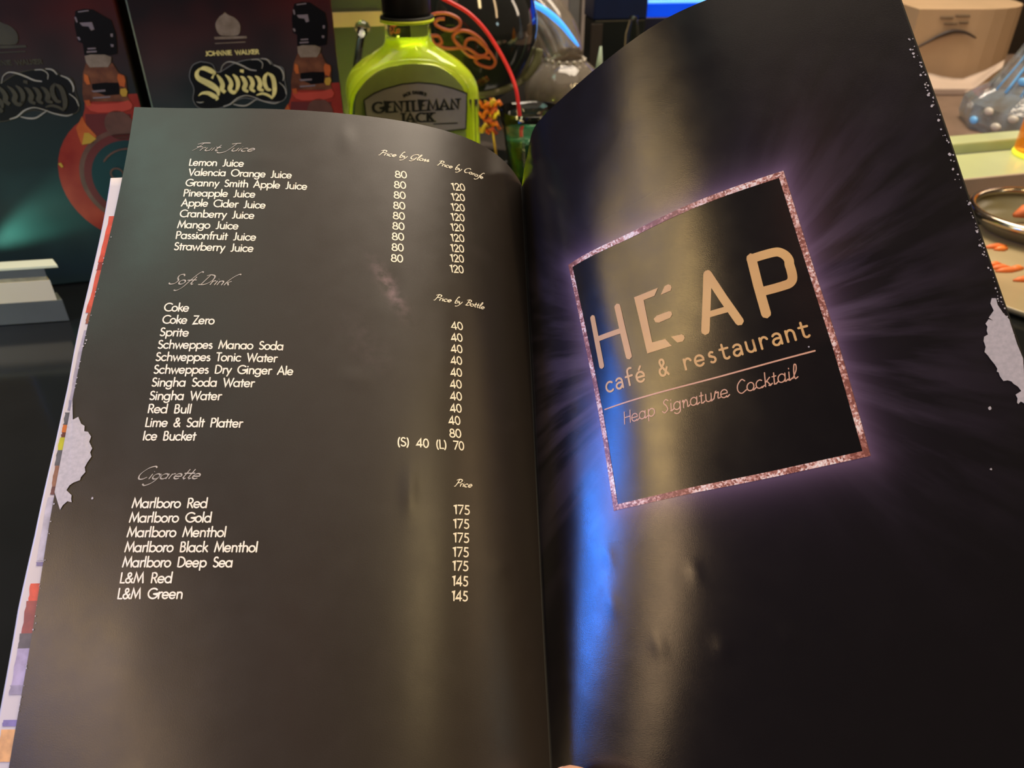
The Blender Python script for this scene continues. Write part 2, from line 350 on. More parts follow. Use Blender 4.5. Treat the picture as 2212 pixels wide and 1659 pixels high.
# ------------------------------------------------------------------ page print data: text, style, start (u,v), end (u,v), cap height in page millimetres
LINES=[('Lemon Juice', 'item', 30.4, 34.1, 54.6, 34.3, 3.7),
 ('Valencia Orange Juice', 'item', 30.8, 39.8, 76.7, 39.8, 3.7),
 ('Granny Smith Apple Juice', 'item', 30.4, 45.7, 84.1, 45.6, 3.7),
 ('Pineapple Juice', 'item', 30.5, 51.4, 61.6, 51.1, 3.7),
 ('Apple Cider Juice', 'item', 30.2, 56.8, 66.7, 56.8, 3.7),
 ('Cranberry Juice', 'item', 30.4, 62.6, 62.4, 62.5, 3.7),
 ('Mango Juice', 'item', 30.3, 68.4, 56.2, 68.3, 3.7),
 ('Passionfruit Juice', 'item', 30.5, 74.0, 64.4, 73.8, 3.7),
 ('Strawberry Juice', 'item', 30.6, 79.7, 63.9, 79.6, 3.7),
 ('80', 'price', 124.1, 33.9, 129.3, 33.2, 3.7),
 ('80', 'price', 123.9, 39.8, 129.1, 39.2, 3.7),
 ('80', 'price', 124.0, 45.6, 129.1, 45.0, 3.7),
 ('80', 'price', 124.0, 51.4, 129.1, 50.8, 3.7),
 ('80', 'price', 124.0, 57.0, 129.1, 56.5, 3.7),
 ('80', 'price', 124.0, 62.6, 129.1, 62.1, 3.7),
 ('80', 'price', 124.0, 68.3, 129.1, 67.7, 3.7),
 ('80', 'price', 124.1, 74.0, 129.1, 73.5, 3.7),
 ('80', 'price', 124.0, 79.7, 129.0, 79.3, 3.7),
 ('120', 'price', 151.9, 34.1, 158.5, 32.3, 3.7),
 ('120', 'price', 151.9, 40.0, 158.5, 38.3, 3.7),
 ('120', 'price', 151.9, 45.8, 158.5, 44.2, 3.7),
 ('120', 'price', 151.9, 51.4, 158.5, 49.9, 3.7),
 ('120', 'price', 151.9, 57.2, 158.4, 55.7, 3.7),
 ('120', 'price', 152.0, 63.0, 158.5, 61.5, 3.7),
 ('120', 'price', 152.0, 68.6, 158.4, 67.3, 3.7),
 ('120', 'price', 152.0, 74.1, 158.4, 72.8, 3.7),
 ('120', 'price', 151.9, 79.8, 158.3, 78.6, 3.7),
 ('Coke', 'item', 30.4, 109.2, 40.4, 109.4, 3.6),
 ('Coke Zero', 'item', 30.5, 114.9, 51.7, 115.2, 3.6),
 ('Sprite', 'item', 30.4, 120.6, 41.8, 120.9, 3.6),
 ('Schweppes Manao Soda', 'item', 30.4, 126.3, 81.1, 126.6, 3.6),
 ('Schweppes Tonic Water', 'item', 30.3, 131.8, 79.4, 132.2, 3.6),
 ('Schweppes Dry Ginger Ale', 'item', 30.3, 137.4, 86.3, 137.8, 3.6),
 ('Singha Soda Water', 'item', 30.3, 143.0, 71.4, 143.5, 3.6),
 ('Singha Water', 'item', 30.3, 148.8, 58.9, 149.2, 3.6),
 ('Red Bull', 'item', 30.5, 154.4, 47.2, 154.8, 3.6),
 ('Lime & Salt Platter', 'item', 30.4, 160.2, 68.7, 160.9, 3.6),
 ('Ice Bucket', 'item', 30.4, 165.8, 50.9, 166.2, 3.6),
 ('40', 'price', 153.0, 109.3, 158.4, 108.2, 3.6),
 ('40', 'price', 153.0, 115.1, 158.3, 114.1, 3.6),
 ('40', 'price', 153.0, 120.7, 158.3, 119.8, 3.6),
 ('40', 'price', 153.0, 126.4, 158.2, 125.5, 3.6),
 ('40', 'price', 153.0, 132.1, 158.2, 131.3, 3.6),
 ('40', 'price', 152.9, 137.7, 158.1, 136.9, 3.6),
 ('40', 'price', 153.0, 143.3, 158.2, 142.6, 3.6),
 ('40', 'price', 153.0, 148.9, 158.1, 148.2, 3.6),
 ('40', 'price', 152.4, 154.6, 157.5, 153.9, 3.6),
 ('80', 'price', 152.9, 160.3, 157.9, 159.7, 3.6),
 ('(S) 40', 'price', 130.9, 166.4, 143.4, 166.0, 3.6),
 ('(L) 70', 'price', 147.1, 165.9, 159.2, 165.1, 3.6),
 ('Marlboro Red', 'item', 30.5, 192.9, 58.8, 193.3, 3.6),
 ('Marlboro Gold', 'item', 30.4, 198.5, 61.1, 198.9, 3.6),
 ('Marlboro Menthol', 'item', 30.4, 204.1, 67.3, 204.5, 3.6),
 ('Marlboro Black Menthol', 'item', 30.4, 209.7, 79.8, 210.3, 3.6),
 ('Marlboro Deep Sea', 'item', 30.4, 215.3, 71.2, 215.8, 3.6),
 ('L&M Red', 'item', 30.5, 221.1, 49.4, 221.3, 3.6),
 ('L&M Green', 'item', 30.5, 226.8, 54.2, 227.0, 3.6),
 ('175', 'price', 155.0, 192.8, 161.8, 192.4, 3.6),
 ('175', 'price', 154.9, 198.6, 161.6, 198.2, 3.6),
 ('175', 'price', 155.0, 204.2, 161.6, 203.9, 3.6),
 ('175', 'price', 154.9, 209.9, 161.5, 209.6, 3.6),
 ('175', 'price', 154.9, 215.3, 161.4, 215.1, 3.6),
 ('145', 'price', 154.9, 221.1, 161.4, 221.0, 3.6),
 ('145', 'price', 154.9, 226.8, 161.4, 226.7, 3.6),
 ('Fruit Juice', 'head', 30.4, 25.6, 58.6, 25.6, 4.4),
 ('Soft Drink', 'head', 30.6, 96.5, 60.3, 96.7, 4.8),
 ('Cigarette', 'head', 31.1, 181.7, 54.8, 181.9, 4.9),
 ('Price by Glass', 'sub', 115.5, 22.3, 139.6, 21.5, 3.6),
 ('Price by Carafe', 'sub', 143.6, 22.2, 169.7, 20.9, 3.6),
 ('Price by Bottle', 'sub', 144.0, 96.3, 169.8, 94.5, 3.6),
 ('Price', 'sub', 154.8, 181.4, 163.1, 180.9, 3.6)]
HEAP=[('line', [[50.5, 109.9],[50.1, 121.3],[49.8, 132.6]], 2.33),
 ('line', [[64.0, 109.8],[63.9, 121.3],[64.0, 132.8]], 2.58),
 ('line', [[50.4, 120.2],[63.4, 120.8]], 2.09),
 ('poly', [[72.6, 108.5],[84.1, 108.3],[81.7, 111.1],[76.5, 111.2],[76.0, 120.6],[75.7, 130.2],[81.5, 130.5],[83.5, 134.1],[72.4, 134.2],[72.5, 121.5]], 0),
 ('poly', [[84.5, 111.7],[87.0, 108.8],[88.8, 108.5],[89.8, 109.3],[89.9, 110.4],[89.1, 111.5]], 0),
 ('poly', [[78.8, 120.6],[80.4, 119.7],[86.0, 119.6],[87.1, 120.2],[87.1, 121.4],[85.9, 122.5],[80.7, 122.9],[79.2, 122.3]], 0),
 ('poly', [[84.2, 130.3],[88.8, 130.7],[89.6, 131.5],[89.6, 132.6],[88.5, 133.7],[86.1, 133.5]], 0),
 ('line', [[105.8, 110.4],[102.2, 121.4],[98.6, 132.3]], 3.07),
 ('line', [[105.8, 110.4],[109.1, 121.9],[112.6, 132.7]], 3.07),
 ('line', [[101.3, 126.3],[110.0, 126.6]], 2.21),
 ('line', [[124.0, 109.8],[123.4, 121.2],[123.2, 132.9]], 3.32),
 ('line', [[123.8, 110.2],[128.7, 110.2],[133.5, 110.5],[135.5, 111.6],[136.8, 113.3],[137.3, 115.2],[137.0, 116.8],[137.0, 118.8],[136.8, 121.3],[136.2, 123.0],[134.8, 124.0],[132.6, 124.2],[128.8, 124.2],[123.8, 124.0]], 3.19)]
CAFE=[49.8, 144.9, 136.3, 145.9]
RULE=[[46.9, 151.6],[95.1, 151.8],[136.4, 151.7]]
COCK=[55.3, 160.4, 128.3, 160.1]
FRAME=[43.3, 145.2, 79.9, 194.2]
TEAR_R=[[201.5, 149.0],[202.9, 149.4],[202.7, 151.8],[203.6, 155.4],[204.8, 157.9],[204.7, 162.9],[204.6, 167.2],[204.9, 172.7],[203.4, 178.8],[205.2, 183.6],[204.3, 189.3],[200.4, 188.3],[199.5, 187.3],[198.5, 188.0],[198.2, 187.5],[198.8, 186.0],[198.6, 184.6],[200.8, 183.8],[200.2, 182.0],[199.1, 180.7],[198.7, 179.7],[197.6, 179.0],[196.2, 178.9],[195.8, 177.7],[195.6, 176.8],[195.6, 175.5],[195.1, 175.1],[195.6, 174.1],[195.2, 172.4],[194.5, 170.5],[194.0, 168.8],[193.3, 167.2],[194.2, 165.5],[194.2, 163.3],[194.8, 161.9],[196.3, 161.4],[196.3, 160.0],[197.0, 158.6],[196.7, 157.4],[198.2, 156.1],[199.5, 157.0],[198.4, 155.6],[200.8, 153.5],[200.5, 150.7]]
TEAR_L=[[1.7, 157.3],[3.6, 156.1],[5.2, 159.0],[6.7, 159.9],[6.9, 162.1],[8.4, 162.3],[9.9, 164.3],[9.6, 166.5],[11.2, 169.1],[10.7, 170.8],[11.5, 172.5],[10.4, 174.7],[9.7, 176.8],[10.3, 178.7],[9.0, 180.6],[8.8, 181.9],[6.6, 182.8],[5.2, 183.9],[4.4, 185.8],[6.7, 187.8],[6.8, 189.3],[7.2, 190.5],[5.5, 190.1],[4.1, 191.6],[3.3, 193.4],[1.6, 194.3],[1.7, 189.3],[2.0, 181.8],[1.9, 173.4],[1.8, 164.8]]
CHIPS=[[188.9, 187.2, 0.8],[183.1, 208.1, 0.4],[202.6, 49.5, 0.5],[203.1, 51.3, 0.5],[203.0, 60.4, 0.5],[203.3, 64.4, 0.5],[203.2, 68.8, 0.6],[203.0, 73.3, 0.6],[203.7, 79.3, 0.6],[203.4, 83.0, 0.5],[203.4, 93.1, 0.7],[203.0, 98.9, 0.5],[204.9, 112.8, 0.6],[204.2, 123.9, 0.5],[203.5, 129.1, 0.5],[134.7, 149.7, 0.3],[3.0, 118.8, 0.0]]
CHIPS_L=[[14.7, 189.1, 0.5],[0.9, 122.5, 0.4],[0.1, 125.3, 0.5]]
SHEET=[[-1793, 1315, 3648, -1500, 1314, 3662, -1226, 1316, 3671, -970, 1312, 3691, -735, 1302, 3724, -522, 1287, 3770, -335, 1264, 3832, -181, 1231, 3914, -70, 1189, 4010, -1, 1146, 4104, 38, 1109, 4178, 53, 1086, 4213, -1778, 948, 3508, -1493, 954, 3506, -1220, 953, 3520, -965, 948, 3542, -730, 938, 3575, -519, 922, 3621, -332, 899, 3682, -180, 867, 3762, -67, 827, 3854, 7, 787, 3943, 50, 753, 4015, 69, 734, 4050, -1774, 585, 3358, -1487, 593, 3353, -1214, 589, 3370, -959, 584, 3393, -724, 573, 3425, -511, 557, 3471, -327, 534, 3531, -175, 503, 3608, -62, 466, 3697, 15, 427, 3784, 63, 396, 3853, 83, 380, 3889, -1775, 222, 3205, -1481, 224, 3213, -1208, 224, 3224, -953, 220, 3243, -719, 210, 3273, -507, 194, 3317, -323, 172, 3376, -170, 142, 3452, -55, 105, 3540, 25, 68, 3625, 75, 38, 3693, 98, 23, 3728, -1768, -145, 3064, -1475, -145, 3075, -1203, -142, 3080, -948, -144, 3093, -713, -152, 3120, -501, -167, 3161, -315, -189, 3219, -162, -219, 3295, -46, -256, 3381, 35, -291, 3465, 87, -320, 3532, 110, -334, 3567, -1763, -516, 2933, -1472, -512, 2936, -1198, -508, 2935, -943, -508, 2943, -707, -515, 2965, -494, -529, 3005, -306, -550, 3062, -153, -580, 3137, -38, -616, 3222, 45, -650, 3304, 99, -678, 3370, 123, -692, 3404, -1752, -890, 2811, -1464, -880, 2800, -1192, -874, 2790, -938, -871, 2791, -702, -876, 2810, -489, -890, 2848, -303, -912, 2905, -150, -942, 2980, -31, -976, 3063, 55, -1009, 3142, 111, -1035, 3206, 136, -1049, 3240, -1747, -1264, 2688, -1459, -1250, 2663, -1188, -1240, 2644, -933, -1235, 2640, -698, -1238, 2655, -485, -1252, 2692, -299, -1274, 2749, -145, -1304, 2823, -24, -1336, 2903, 65, -1367, 2980, 125, -1392, 3042, 152, -1405, 3074, -1739, -1639, 2569, -1453, -1620, 2527, -1183, -1606, 2498, -929, -1598, 2488, -693, -1601, 2500, -480, -1613, 2536, -295, -1636, 2594, -140, -1665, 2667, -17, -1696, 2745, 76, -1726, 2818, 139, -1750, 2877, 170, -1761, 2906, 54, 1086, 4212, 58, 1112, 4173, 67, 1156, 4089, 84, 1211, 3971, 112, 1278, 3828, 207, 1340, 3684, 334, 1408, 3536, 484, 1480, 3383, 670, 1554, 3245, 905, 1619, 3156, 1161, 1691, 3082, 1433, 1767, 3013, 69, 735, 4050, 76, 756, 4011, 93, 798, 3931, 124, 851, 3822, 180, 912, 3694, 283, 974, 3564, 420, 1037, 3434, 578, 1105, 3298, 771, 1175, 3178, 1003, 1242, 3092, 1257, 1312, 3024, 1528, 1387, 2962, 83, 380, 3889, 93, 400, 3851, 119, 439, 3774, 166, 490, 3673, 242, 549, 3558, 356, 606, 3442, 504, 663, 3330, 669, 730, 3211, 868, 797, 3106, 1101, 862, 3028, 1353, 933, 2965, 1626, 1007, 2908, 98, 23, 3728, 111, 42, 3691, 145, 80, 3618, 208, 128, 3525, 304, 182, 3426, 424, 238, 3319, 579, 292, 3220, 756, 352, 3121, 960, 417, 3033, 1191, 482, 2963, 1446, 551, 2905, 1718, 623, 2856, 110, -334, 3567, 128, -316, 3532, 173, -281, 3463, 249, -236, 3379, 359, -184, 3292, 487, -132, 3197, 648, -80, 3111, 837, -26, 3031, 1047, 36, 2957, 1283, 101, 2896, 1537, 168, 2845, 1810, 240, 2799, 123, -692, 3405, 146, -675, 3372, 201, -642, 3310, 286, -600, 3236, 400, -554, 3157, 543, -505, 3076, 713, -453, 3004, 911, -402, 2940, 1128, -345, 2882, 1365, -283, 2833, 1624, -214, 2784, 1901, -142, 2739, 136, -1049, 3240, 166, -1033, 3212, 230, -1003, 3158, 325, -966, 3093, 448, -923, 3024, 600, -877, 2958, 779, -828, 2899, 982, -778, 2849, 1206, -723, 2805, 1449, -662, 2765, 1710, -595, 2723, 1988, -525, 2681, 152, -1405, 3073, 188, -1392, 3051, 261, -1365, 3006, 365, -1331, 2951, 498, -1292, 2894, 659, -1249, 2841, 845, -1204, 2796, 1054, -1155, 2759, 1283, -1101, 2727, 1530, -1041, 2696, 1794, -976, 2661, 2073, -907, 2624, 170, -1761, 2906, 210, -1750, 2889, 293, -1727, 2854, 407, -1696, 2811, 549, -1661, 2766, 718, -1621, 2726, 911, -1578, 2694, 1126, -1531, 2669, 1360, -1479, 2649, 1611, -1420, 2626, 1877, -1356, 2599, 2157, -1288, 2567]]
# ------------------------------------------------------------------ the menu sheet: a fitted, unstretched sheet of paper (tenths of a millimetre in camera-free units)
MS = .00077                       # metres per unit of the sheet
SW, SH, SV = 205., 315., 314.     # width, grid length, length kept
NVG, NUG = 9, 12
SG = np.array(SHEET, float).reshape(2, NVG, NUG, 3) / 10
def _nat(n):
    A = np.eye(n); B = np.zeros((n, n))
    for i in range(1, n - 1): A[i, i - 1:i + 2] = [1 / 6, 4 / 6, 1 / 6]; B[i, i - 1:i + 2] = [1, -2, 1]
    A[0, :3] = [1, -1, 0]; A[-1, -2:] = [-1, 1]
    return np.linalg.solve(A, B)
_MU, _MV = _nat(NUG), _nat(NVG)
def _basis(n, M, t):
    t = np.asarray(t, float); k = np.clip(np.floor(t).astype(int), 0, n - 2); a = t - k
    Bm = np.zeros((len(t), n)); r = np.arange(len(t)); Bm[r, k] += 1 - a; Bm[r, k + 1] += a
    return Bm + ((1 - a) ** 3 - (1 - a))[:, None] / 6 * M[k] + (a ** 3 - a)[:, None] / 6 * M[k + 1]
def sheet(s, u, v):
    u = np.asarray(u, float); v = np.asarray(v, float); x = u / SW
    if s == 0: t = 1 - np.sign(1 - x) * np.abs(1 - x) ** (1 / 1.6)
    else: t = np.sign(x) * np.abs(x) ** (1 / 1.6)
    P = np.einsum('ki,kj,ijc->kc', _basis(NVG, _MV, v / SH * (NVG - 1)), _basis(NUG, _MU, t * (NUG - 1)), SG[s]) * MS
    c, r, up, f = (np.array(q) for q in (C0, RT, UP, FW))
    return c + P[:, :1] * r + P[:, 1:2] * up + P[:, 2:3] * f
def on_sheet(s, u, v, off=0.):
    """points of page s (0 left, 1 right) lifted by off metres along the printed side's normal"""
    u = np.atleast_1d(np.asarray(u, float)); v = np.atleast_1d(np.asarray(v, float))
    P = sheet(s, u, v)
    if np.any(off):
        du = sheet(s, np.clip(u + .6, None, SW) if s == 0 else u + .6, v) - sheet(s, u - .6 if s == 0 else np.clip(u - .6, 0, None), v)
        dv = sheet(s, u, v + .6) - sheet(s, u, v - .6)
        n = np.cross(dv, du); n /= np.linalg.norm(n, axis=1)[:, None]
        P = P + n * off if np.ndim(off) == 0 else P + n * np.asarray(off)[:, None]
    return P
def dent(u, v, s):
    """small handling dents and the odd crease in the stiff paper (mm)"""
    z = 0 * u
    D = ([(136, 185, 2.5, 9, .35), (178, 212, 5, 2, .25), (124, 92, 4, 9, -.25), (112, 138, 6, 3, .2), (60, 30, 9, 3, .15), (100, 15, 3, 6, .2), (40, 250, 14, 20, .3), (150, 120, 5, 14, .18)] if s == 0 else
         [(38, 212, 2, 2.6, .16), (36, 230, 2.5, 4, .14), (72, 224, 2.4, 2.6, .22), (52, 248, 2.5, 4, .16), (76, 252, 3, 3, .35), (100, 252, 2, 3, .4), (150, 150, 10, 5, .25), (160, 120, 16, 4, .3), (130, 260, 14, 12, .3)])
    for a, b, ru, rv, h in D: z = z + h * np.exp(-((u - a) / ru) ** 2 - ((v - b) / rv) ** 2)
    return z * .001
def page(name, s, m, parent, off=0., u0=0., u1=SW, v0=0., v1=SV, nu=110, nv=110, thick=.00035, **k):
    t = np.linspace(0, 1, nu + 1)
    gu = u0 + (u1 - u0) * ((1 - (1 - t) ** 1.4) if s == 0 else t ** 1.4)
    gv = np.linspace(v0, v1, nv + 1)
    U, V = (a.ravel() for a in np.meshgrid(gu, gv))
    top = on_sheet(s, U, V, off + dent(U, V, s)); bot = on_sheet(s, U, V, off - thick)
    n = (nu + 1) * (nv + 1); w = nu + 1; fs = []
    for j in range(nv):
        for i in range(nu):
            a = j * w + i; q = (a, a + w, a + w + 1, a + 1)
            fs.append(q); fs.append(tuple(n + x for x in q[::-1]))
    rim = [i for i in range(w)] + [j * w + nu for j in range(1, nv + 1)] + [nv * w + i for i in range(nu - 1, -1, -1)] + [j * w for j in range(nv - 1, 0, -1)]
    q = len(rim); b0 = 2 * n          # the cut edge keeps its own vertices so that it shades as a sharp edge
    for i in range(q): j = (i + 1) % q; fs.append((b0 + i, b0 + j, b0 + q + j, b0 + q + i))
    uv = np.stack([U, V], 1); uv = np.concatenate([uv, uv, uv[rim], uv[rim]]) / 100
    return mesh(name, np.concatenate([top, bot, top[rim], bot[rim]]), fs, m, parent, smooth=True, uvs=uv, **k)
def print_on(name, s, strokes, width, m, parent, nib=None, lift=.00012, poly=None, **k):
    """ink on the sheet: strokes are in page millimetres, v downwards"""
    V, Fc = ribbons(strokes, width, nib) if strokes else ([], [])
    for P in (poly or []):
        b = len(V); V += [np.array(q, float) for q in P]; Fc.append(tuple(range(b, b + len(P))))
    A = np.array(V)
    P = on_sheet(s, A[:, 0], A[:, 1], lift + dent(A[:, 0], A[:, 1], s))
    o = mesh(name, P, Fc, m, parent, uvs=A / 100, **k)
    return o
def flip(S): return [[(x, -y) for x, y in s] for s in S]
def text_on(txt, font, u0, v0, u1, v1, cap, slant=0., track=0.):
    return flip(layout(txt, font, u0, -v0, u1, -v1, cap, slant, True, track))
# page stock
def page_mat(name, right):
    m, nt, b = nodes_of(name); g = NG(nt)
    uvn = nt.nodes.new('ShaderNodeUVMap'); uvn.uv_map = 'uv'; uv = uvn.outputs[0]
    sp = nt.nodes.new('ShaderNodeSeparateXYZ'); nt.links.new(uv, sp.inputs[0]); u, v = sp.outputs[0], sp.outputs[1]
    if right:
        cx, cy = (FRAME[0] + FRAME[1]) / 200, (FRAME[2] + FRAME[3]) / 200; hw, hh = (FRAME[1] - FRAME[0]) / 200, (FRAME[3] - FRAME[2]) / 200
        du, dv = g.m('SUBTRACT', u, cx), g.m('SUBTRACT', v, cy)
        ox = g.m('MAXIMUM', g.m('SUBTRACT', g.m('ABSOLUTE', du), hw), 0.); oy = g.m('MAXIMUM', g.m('SUBTRACT', g.m('ABSOLUTE', dv), hh), 0.)
        d = g.m('SQRT', g.m('ADD', g.m('MULTIPLY', ox, ox), g.m('MULTIPLY', oy, oy)))
        outside = g.m('GREATER_THAN', d, .0001)
        glow = g.m('MULTIPLY', g.m('POWER', 2.718, g.m('MULTIPLY', d, -24.)), outside)
        halo = g.m('MULTIPLY', g.m('POWER', 2.718, g.m('MULTIPLY', d, -4.2)), outside)
        ang = g.m('ARCTAN2', dv, du)
        rr = g.m('SQRT', g.m('ADD', g.m('MULTIPLY', du, du), g.m('MULTIPLY', dv, dv)))
        rays = g.noise(g.comb(g.m('MULTIPLY', g.m('COSINE', ang), 2.6), g.m('MULTIPLY', g.m('SINE', ang), 2.6), g.m('MULTIPLY', rr, .5)), 3.4, 5)
        rays = g.m('MULTIPLY', g.m('SUBTRACT', rays, .43), 5.5, clamp=True)
        side = g.m('POWER', g.m('ABSOLUTE', g.m('COSINE', ang)), 3.2)
        ray = g.m('MULTIPLY', g.m('MULTIPLY', rays, halo), side)
        c = g.mix(g.m('MULTIPLY', ray, .95, clamp=True), (.0045, .004, .0055), (.085, .062, .10))
        c = g.mix(g.m('MULTIPLY', halo, .07, clamp=True), c, (.10, .07, .13))
        c = g.mix(g.m('MULTIPLY', glow, .6, clamp=True), c, (.20, .125, .22))
        nt.links.new(c, b.inputs['Base Color'])
    else:
        n1 = g.noise(uv, 5., 6)
        scuff = g.m('MULTIPLY', g.m('SUBTRACT', n1, .62), 3., clamp=True)
        c = g.mix(scuff, (.025, .0195, .016), (.035, .027, .024))
        # two worn rubs where the black has gone thin
        for a, bb, ru, rv, k_ in ((124, 93, 3.5, 11, .9), (116, 122, 8, 12, .10), (138, 150, 5, 22, .0)):
            e = g.m('ADD', g.m('POWER', g.m('MULTIPLY', g.m('SUBTRACT', g.m('SUBTRACT', u, a / 100), g.m('MULTIPLY', g.m('SUBTRACT', v, bb / 100), .55)), 100 / ru), 2.), g.m('POWER', g.m('MULTIPLY', g.m('SUBTRACT', v, bb / 100), 100 / rv), 2.))
            w = g.m('MULTIPLY', g.m('POWER', 2.718, g.m('MULTIPLY', e, -1.)), g.m('MULTIPLY', g.m('SUBTRACT', g.noise(uv, 22., 4), .38), 3., clamp=True))
            c = g.mix(g.m('MULTIPLY', w, k_), c, (.20, .13, .15))
        nt.links.new(c, b.inputs['Base Color'])
    rg = g.m('ADD', .17 if right else .28, g.m('MULTIPLY', g.noise(uv, 9., 4), .10))
    nt.links.new(rg, b.inputs['Roughness'])
    b.inputs['Specular IOR Level'].default_value = .5
    fine = g.noise(uv, 260., 2); wave = g.noise(uv, 3.2, 2)
    h = g.m('ADD', g.m('MULTIPLY', fine, .12), g.m('MULTIPLY', wave, .9))
    bp = nt.nodes.new('ShaderNodeBump'); bp.inputs['Strength'].default_value = .22; bp.inputs['Distance'].default_value = .0006
    nt.links.new(h, bp.inputs['Height']); nt.links.new(bp.outputs['Normal'], b.inputs['Normal'])
    return m
M_left = page_mat('black_satin_page', False)
M_right = page_mat('black_satin_logo_page', True)
M_white = mat('worn_white_paper', (.50, .47, .50), .6, c2=(.42, .40, .43), scale=900)
M_ink = mat('cream_print', (.92, .86, .74), .45, c2=(.86, .79, .66), scale=300)
M_inkdim = mat('silver_script_print', (.52, .47, .42), .45, c2=(.36, .33, .29), scale=300)
M_gold = mat('gold_print', (.70, .43, .16), .40, c2=(.62, .36, .14), scale=60)
M_rose = mat('rose_print', (.74, .42, .27), .45, c2=(.66, .36, .23), scale=200)
def glitter():
    m, nt, b = nodes_of('rose_gold_glitter_print'); g = NG(nt)
    uvn = nt.nodes.new('ShaderNodeUVMap'); uvn.uv_map = 'uv'
    vo = nt.nodes.new('ShaderNodeTexVoronoi'); vo.inputs['Scale'].default_value = 130; nt.links.new(uvn.outputs[0], vo.inputs['Vector'])
    sp = nt.nodes.new('ShaderNodeSeparateColor'); nt.links.new(vo.outputs['Color'], sp.inputs[0])
    big = g.noise(uvn.outputs[0], 7., 2)
    f = g.m('ADD', g.m('MULTIPLY', sp.outputs[0], .75), g.m('MULTIPLY', g.m('SUBTRACT', big, .5), 2.2))
    rp = nt.nodes.new('ShaderNodeValToRGB'); e = rp.color_ramp.elements
    e[0].position = .12; e[0].color = (.24, .08, .06, 1); e[1].position = .95; e[1].color = (.95, .85, .78, 1)
    x = e.new(.42); x.color = (.50, .22, .17, 1); x = e.new(.66); x.color = (.80, .54, .48, 1)
    nt.links.new(f, rp.inputs['Fac']); nt.links.new(rp.outputs[0], b.inputs['Base Color']); b.inputs['Roughness'].default_value = .4
    return m
M_glit = glitter()
# ------------------------------------------------------------------ surroundings: placing helpers
def ray(px, py): return RT * ((px - IW / 2) / FPX) + UP * ((IH / 2 - py) / FPX) + FW
def at_z(px, py, z=0.):
    d = ray(px, py); return C0 + d * ((z - C0.z) / d.z)
def at_y(px, py, y):
    d = ray(px, py); return C0 + d * (y / d.y)
YAW = R(15)
EX = Vector((math.cos(YAW), math.sin(YAW), 0)); EN = Vector((math.sin(YAW), -math.cos(YAW), 0)); EZ = Vector((0, 0, 1))
def at_plane(px, py, p, n=EN):
    d = ray(px, py); return C0 + d * ((p - C0).dot(n) / d.dot(n))
# ------------------------------------------------------------------ room shell
M_table = mat('black_gloss_table', (.010, .011, .011), .12, c2=(.006, .007, .007), scale=8, bump=.03, bscale=30)
M_tablebase = mat('dark_table_base', (.02, .02, .02), .6)
M_wall = mat('warm_brown_wall', (.20, .15, .11), .8, c2=(.14, .10, .075), scale=3)
M_floor = mat('dark_floor', (.05, .05, .05), .5, c2=(.03, .03, .03), scale=6)
FZ = -.75
mesh('floor', [(-4, -3, FZ), (4, -3, FZ), (4, 4.2, FZ), (-4, 4.2, FZ)], [(0, 1, 2, 3)], M_floor, kind='structure')
box('wall_back', -4, 4, 4.2, 4.3, FZ, 2.2, M_wall, kind='structure', bevel=0)
t = empty('bar_table', (0, 0, 0), label='long black high-gloss table under everything', cat='table')
box('tabletop', -1.5, 1.5, -.62, 1.45, -.03, -.0005, M_table, t, bevel=.003)
for lx in (-1.3, 1.3):
    for ly in (-.5, 1.3): box('leg', lx - .03, lx + .03, ly - .03, ly + .03, FZ, -.03, M_tablebase, t)
M_tan = mat('tan_vinyl', (.36, .28, .21), .6, c2=(.30, .23, .17), scale=5)
b_ = empty('bench_seat', (0, 0, 0), label='tan upholstered bench seat behind the table, past the green bottle', cat='bench')
box('seat', -1.6, -.36, 1.95, 2.45, -.35, -.20, M_tan, b_, bevel=.02)
box('base', -1.55, -.40, 2.0, 2.4, FZ, -.35, M_tablebase, b_, bevel=.005)
# ------------------------------------------------------------------ the menu
menu = empty('open_menu', tuple(at_z(1150, 1500, 0)), label='open black drinks menu with price list on left page and gold logo on right page', cat='menu')
menu_inv = Matrix.Translation(-menu.location)
def pm(o):    # menu parts are modelled in world space
    o.matrix_parent_inverse = menu_inv; return o
lp = pm(page('left_page', 0, M_left, menu, label='black left page listing juices, soft drinks and cigarettes'))
rp = pm(page('right_page', 1, M_right, menu, label='black right page with glowing framed logo'))
def L_(kind): return [l for l in LINES if l[1] == kind]
for t_, k_, a, b, c, d, cap in LINES:
    if k_ in ('item', 'price'): print_on(k_ + '_lettering', 0, text_on(t_, SANS, a, b, c, d, cap), .56, M_ink, lp)
    elif k_ == 'head': print_on('heading_lettering', 0, text_on(t_, SCRIPT, a, b, c, d, cap, slant=.42), .62, M_inkdim, lp, nib=(R(-35), .28))
    else: print_on('column_heading_lettering', 0, text_on(t_, SCRIPT, a, b, c, d, cap * .85, slant=.3), .56, M_ink, lp, nib=(R(-35), .34))
def tri_poly(P):   # concave outline -> triangles
    from mathutils.geometry import tessellate_polygon
    return [[P[i] for i in f] for f in tessellate_polygon([[Vector((x, y, 0)) for x, y in P]])]
TLp = [(0.05, 148.5)] + [tuple(p) for p in TEAR_L[:-5]] + [(0.05, 186.5)]
TRp = [tuple(p) for p in TEAR_R]
print_on('torn_edge', 0, [], 1, M_white, lp, lift=.00025, poly=tri_poly(TLp), label='white torn patch at the page edge')
print_on('torn_edge', 1, [], 1, M_white, rp, lift=.00025, poly=tri_poly(TRp), label='large white torn patch at the page edge')
def blob(u, v, r, n=7): return [(u + r * random.uniform(.6, 1.2) * math.cos(2 * math.pi * i / n), v + r * random.uniform(.6, 1.2) * math.sin(2 * math.pi * i / n)) for i in range(n)]
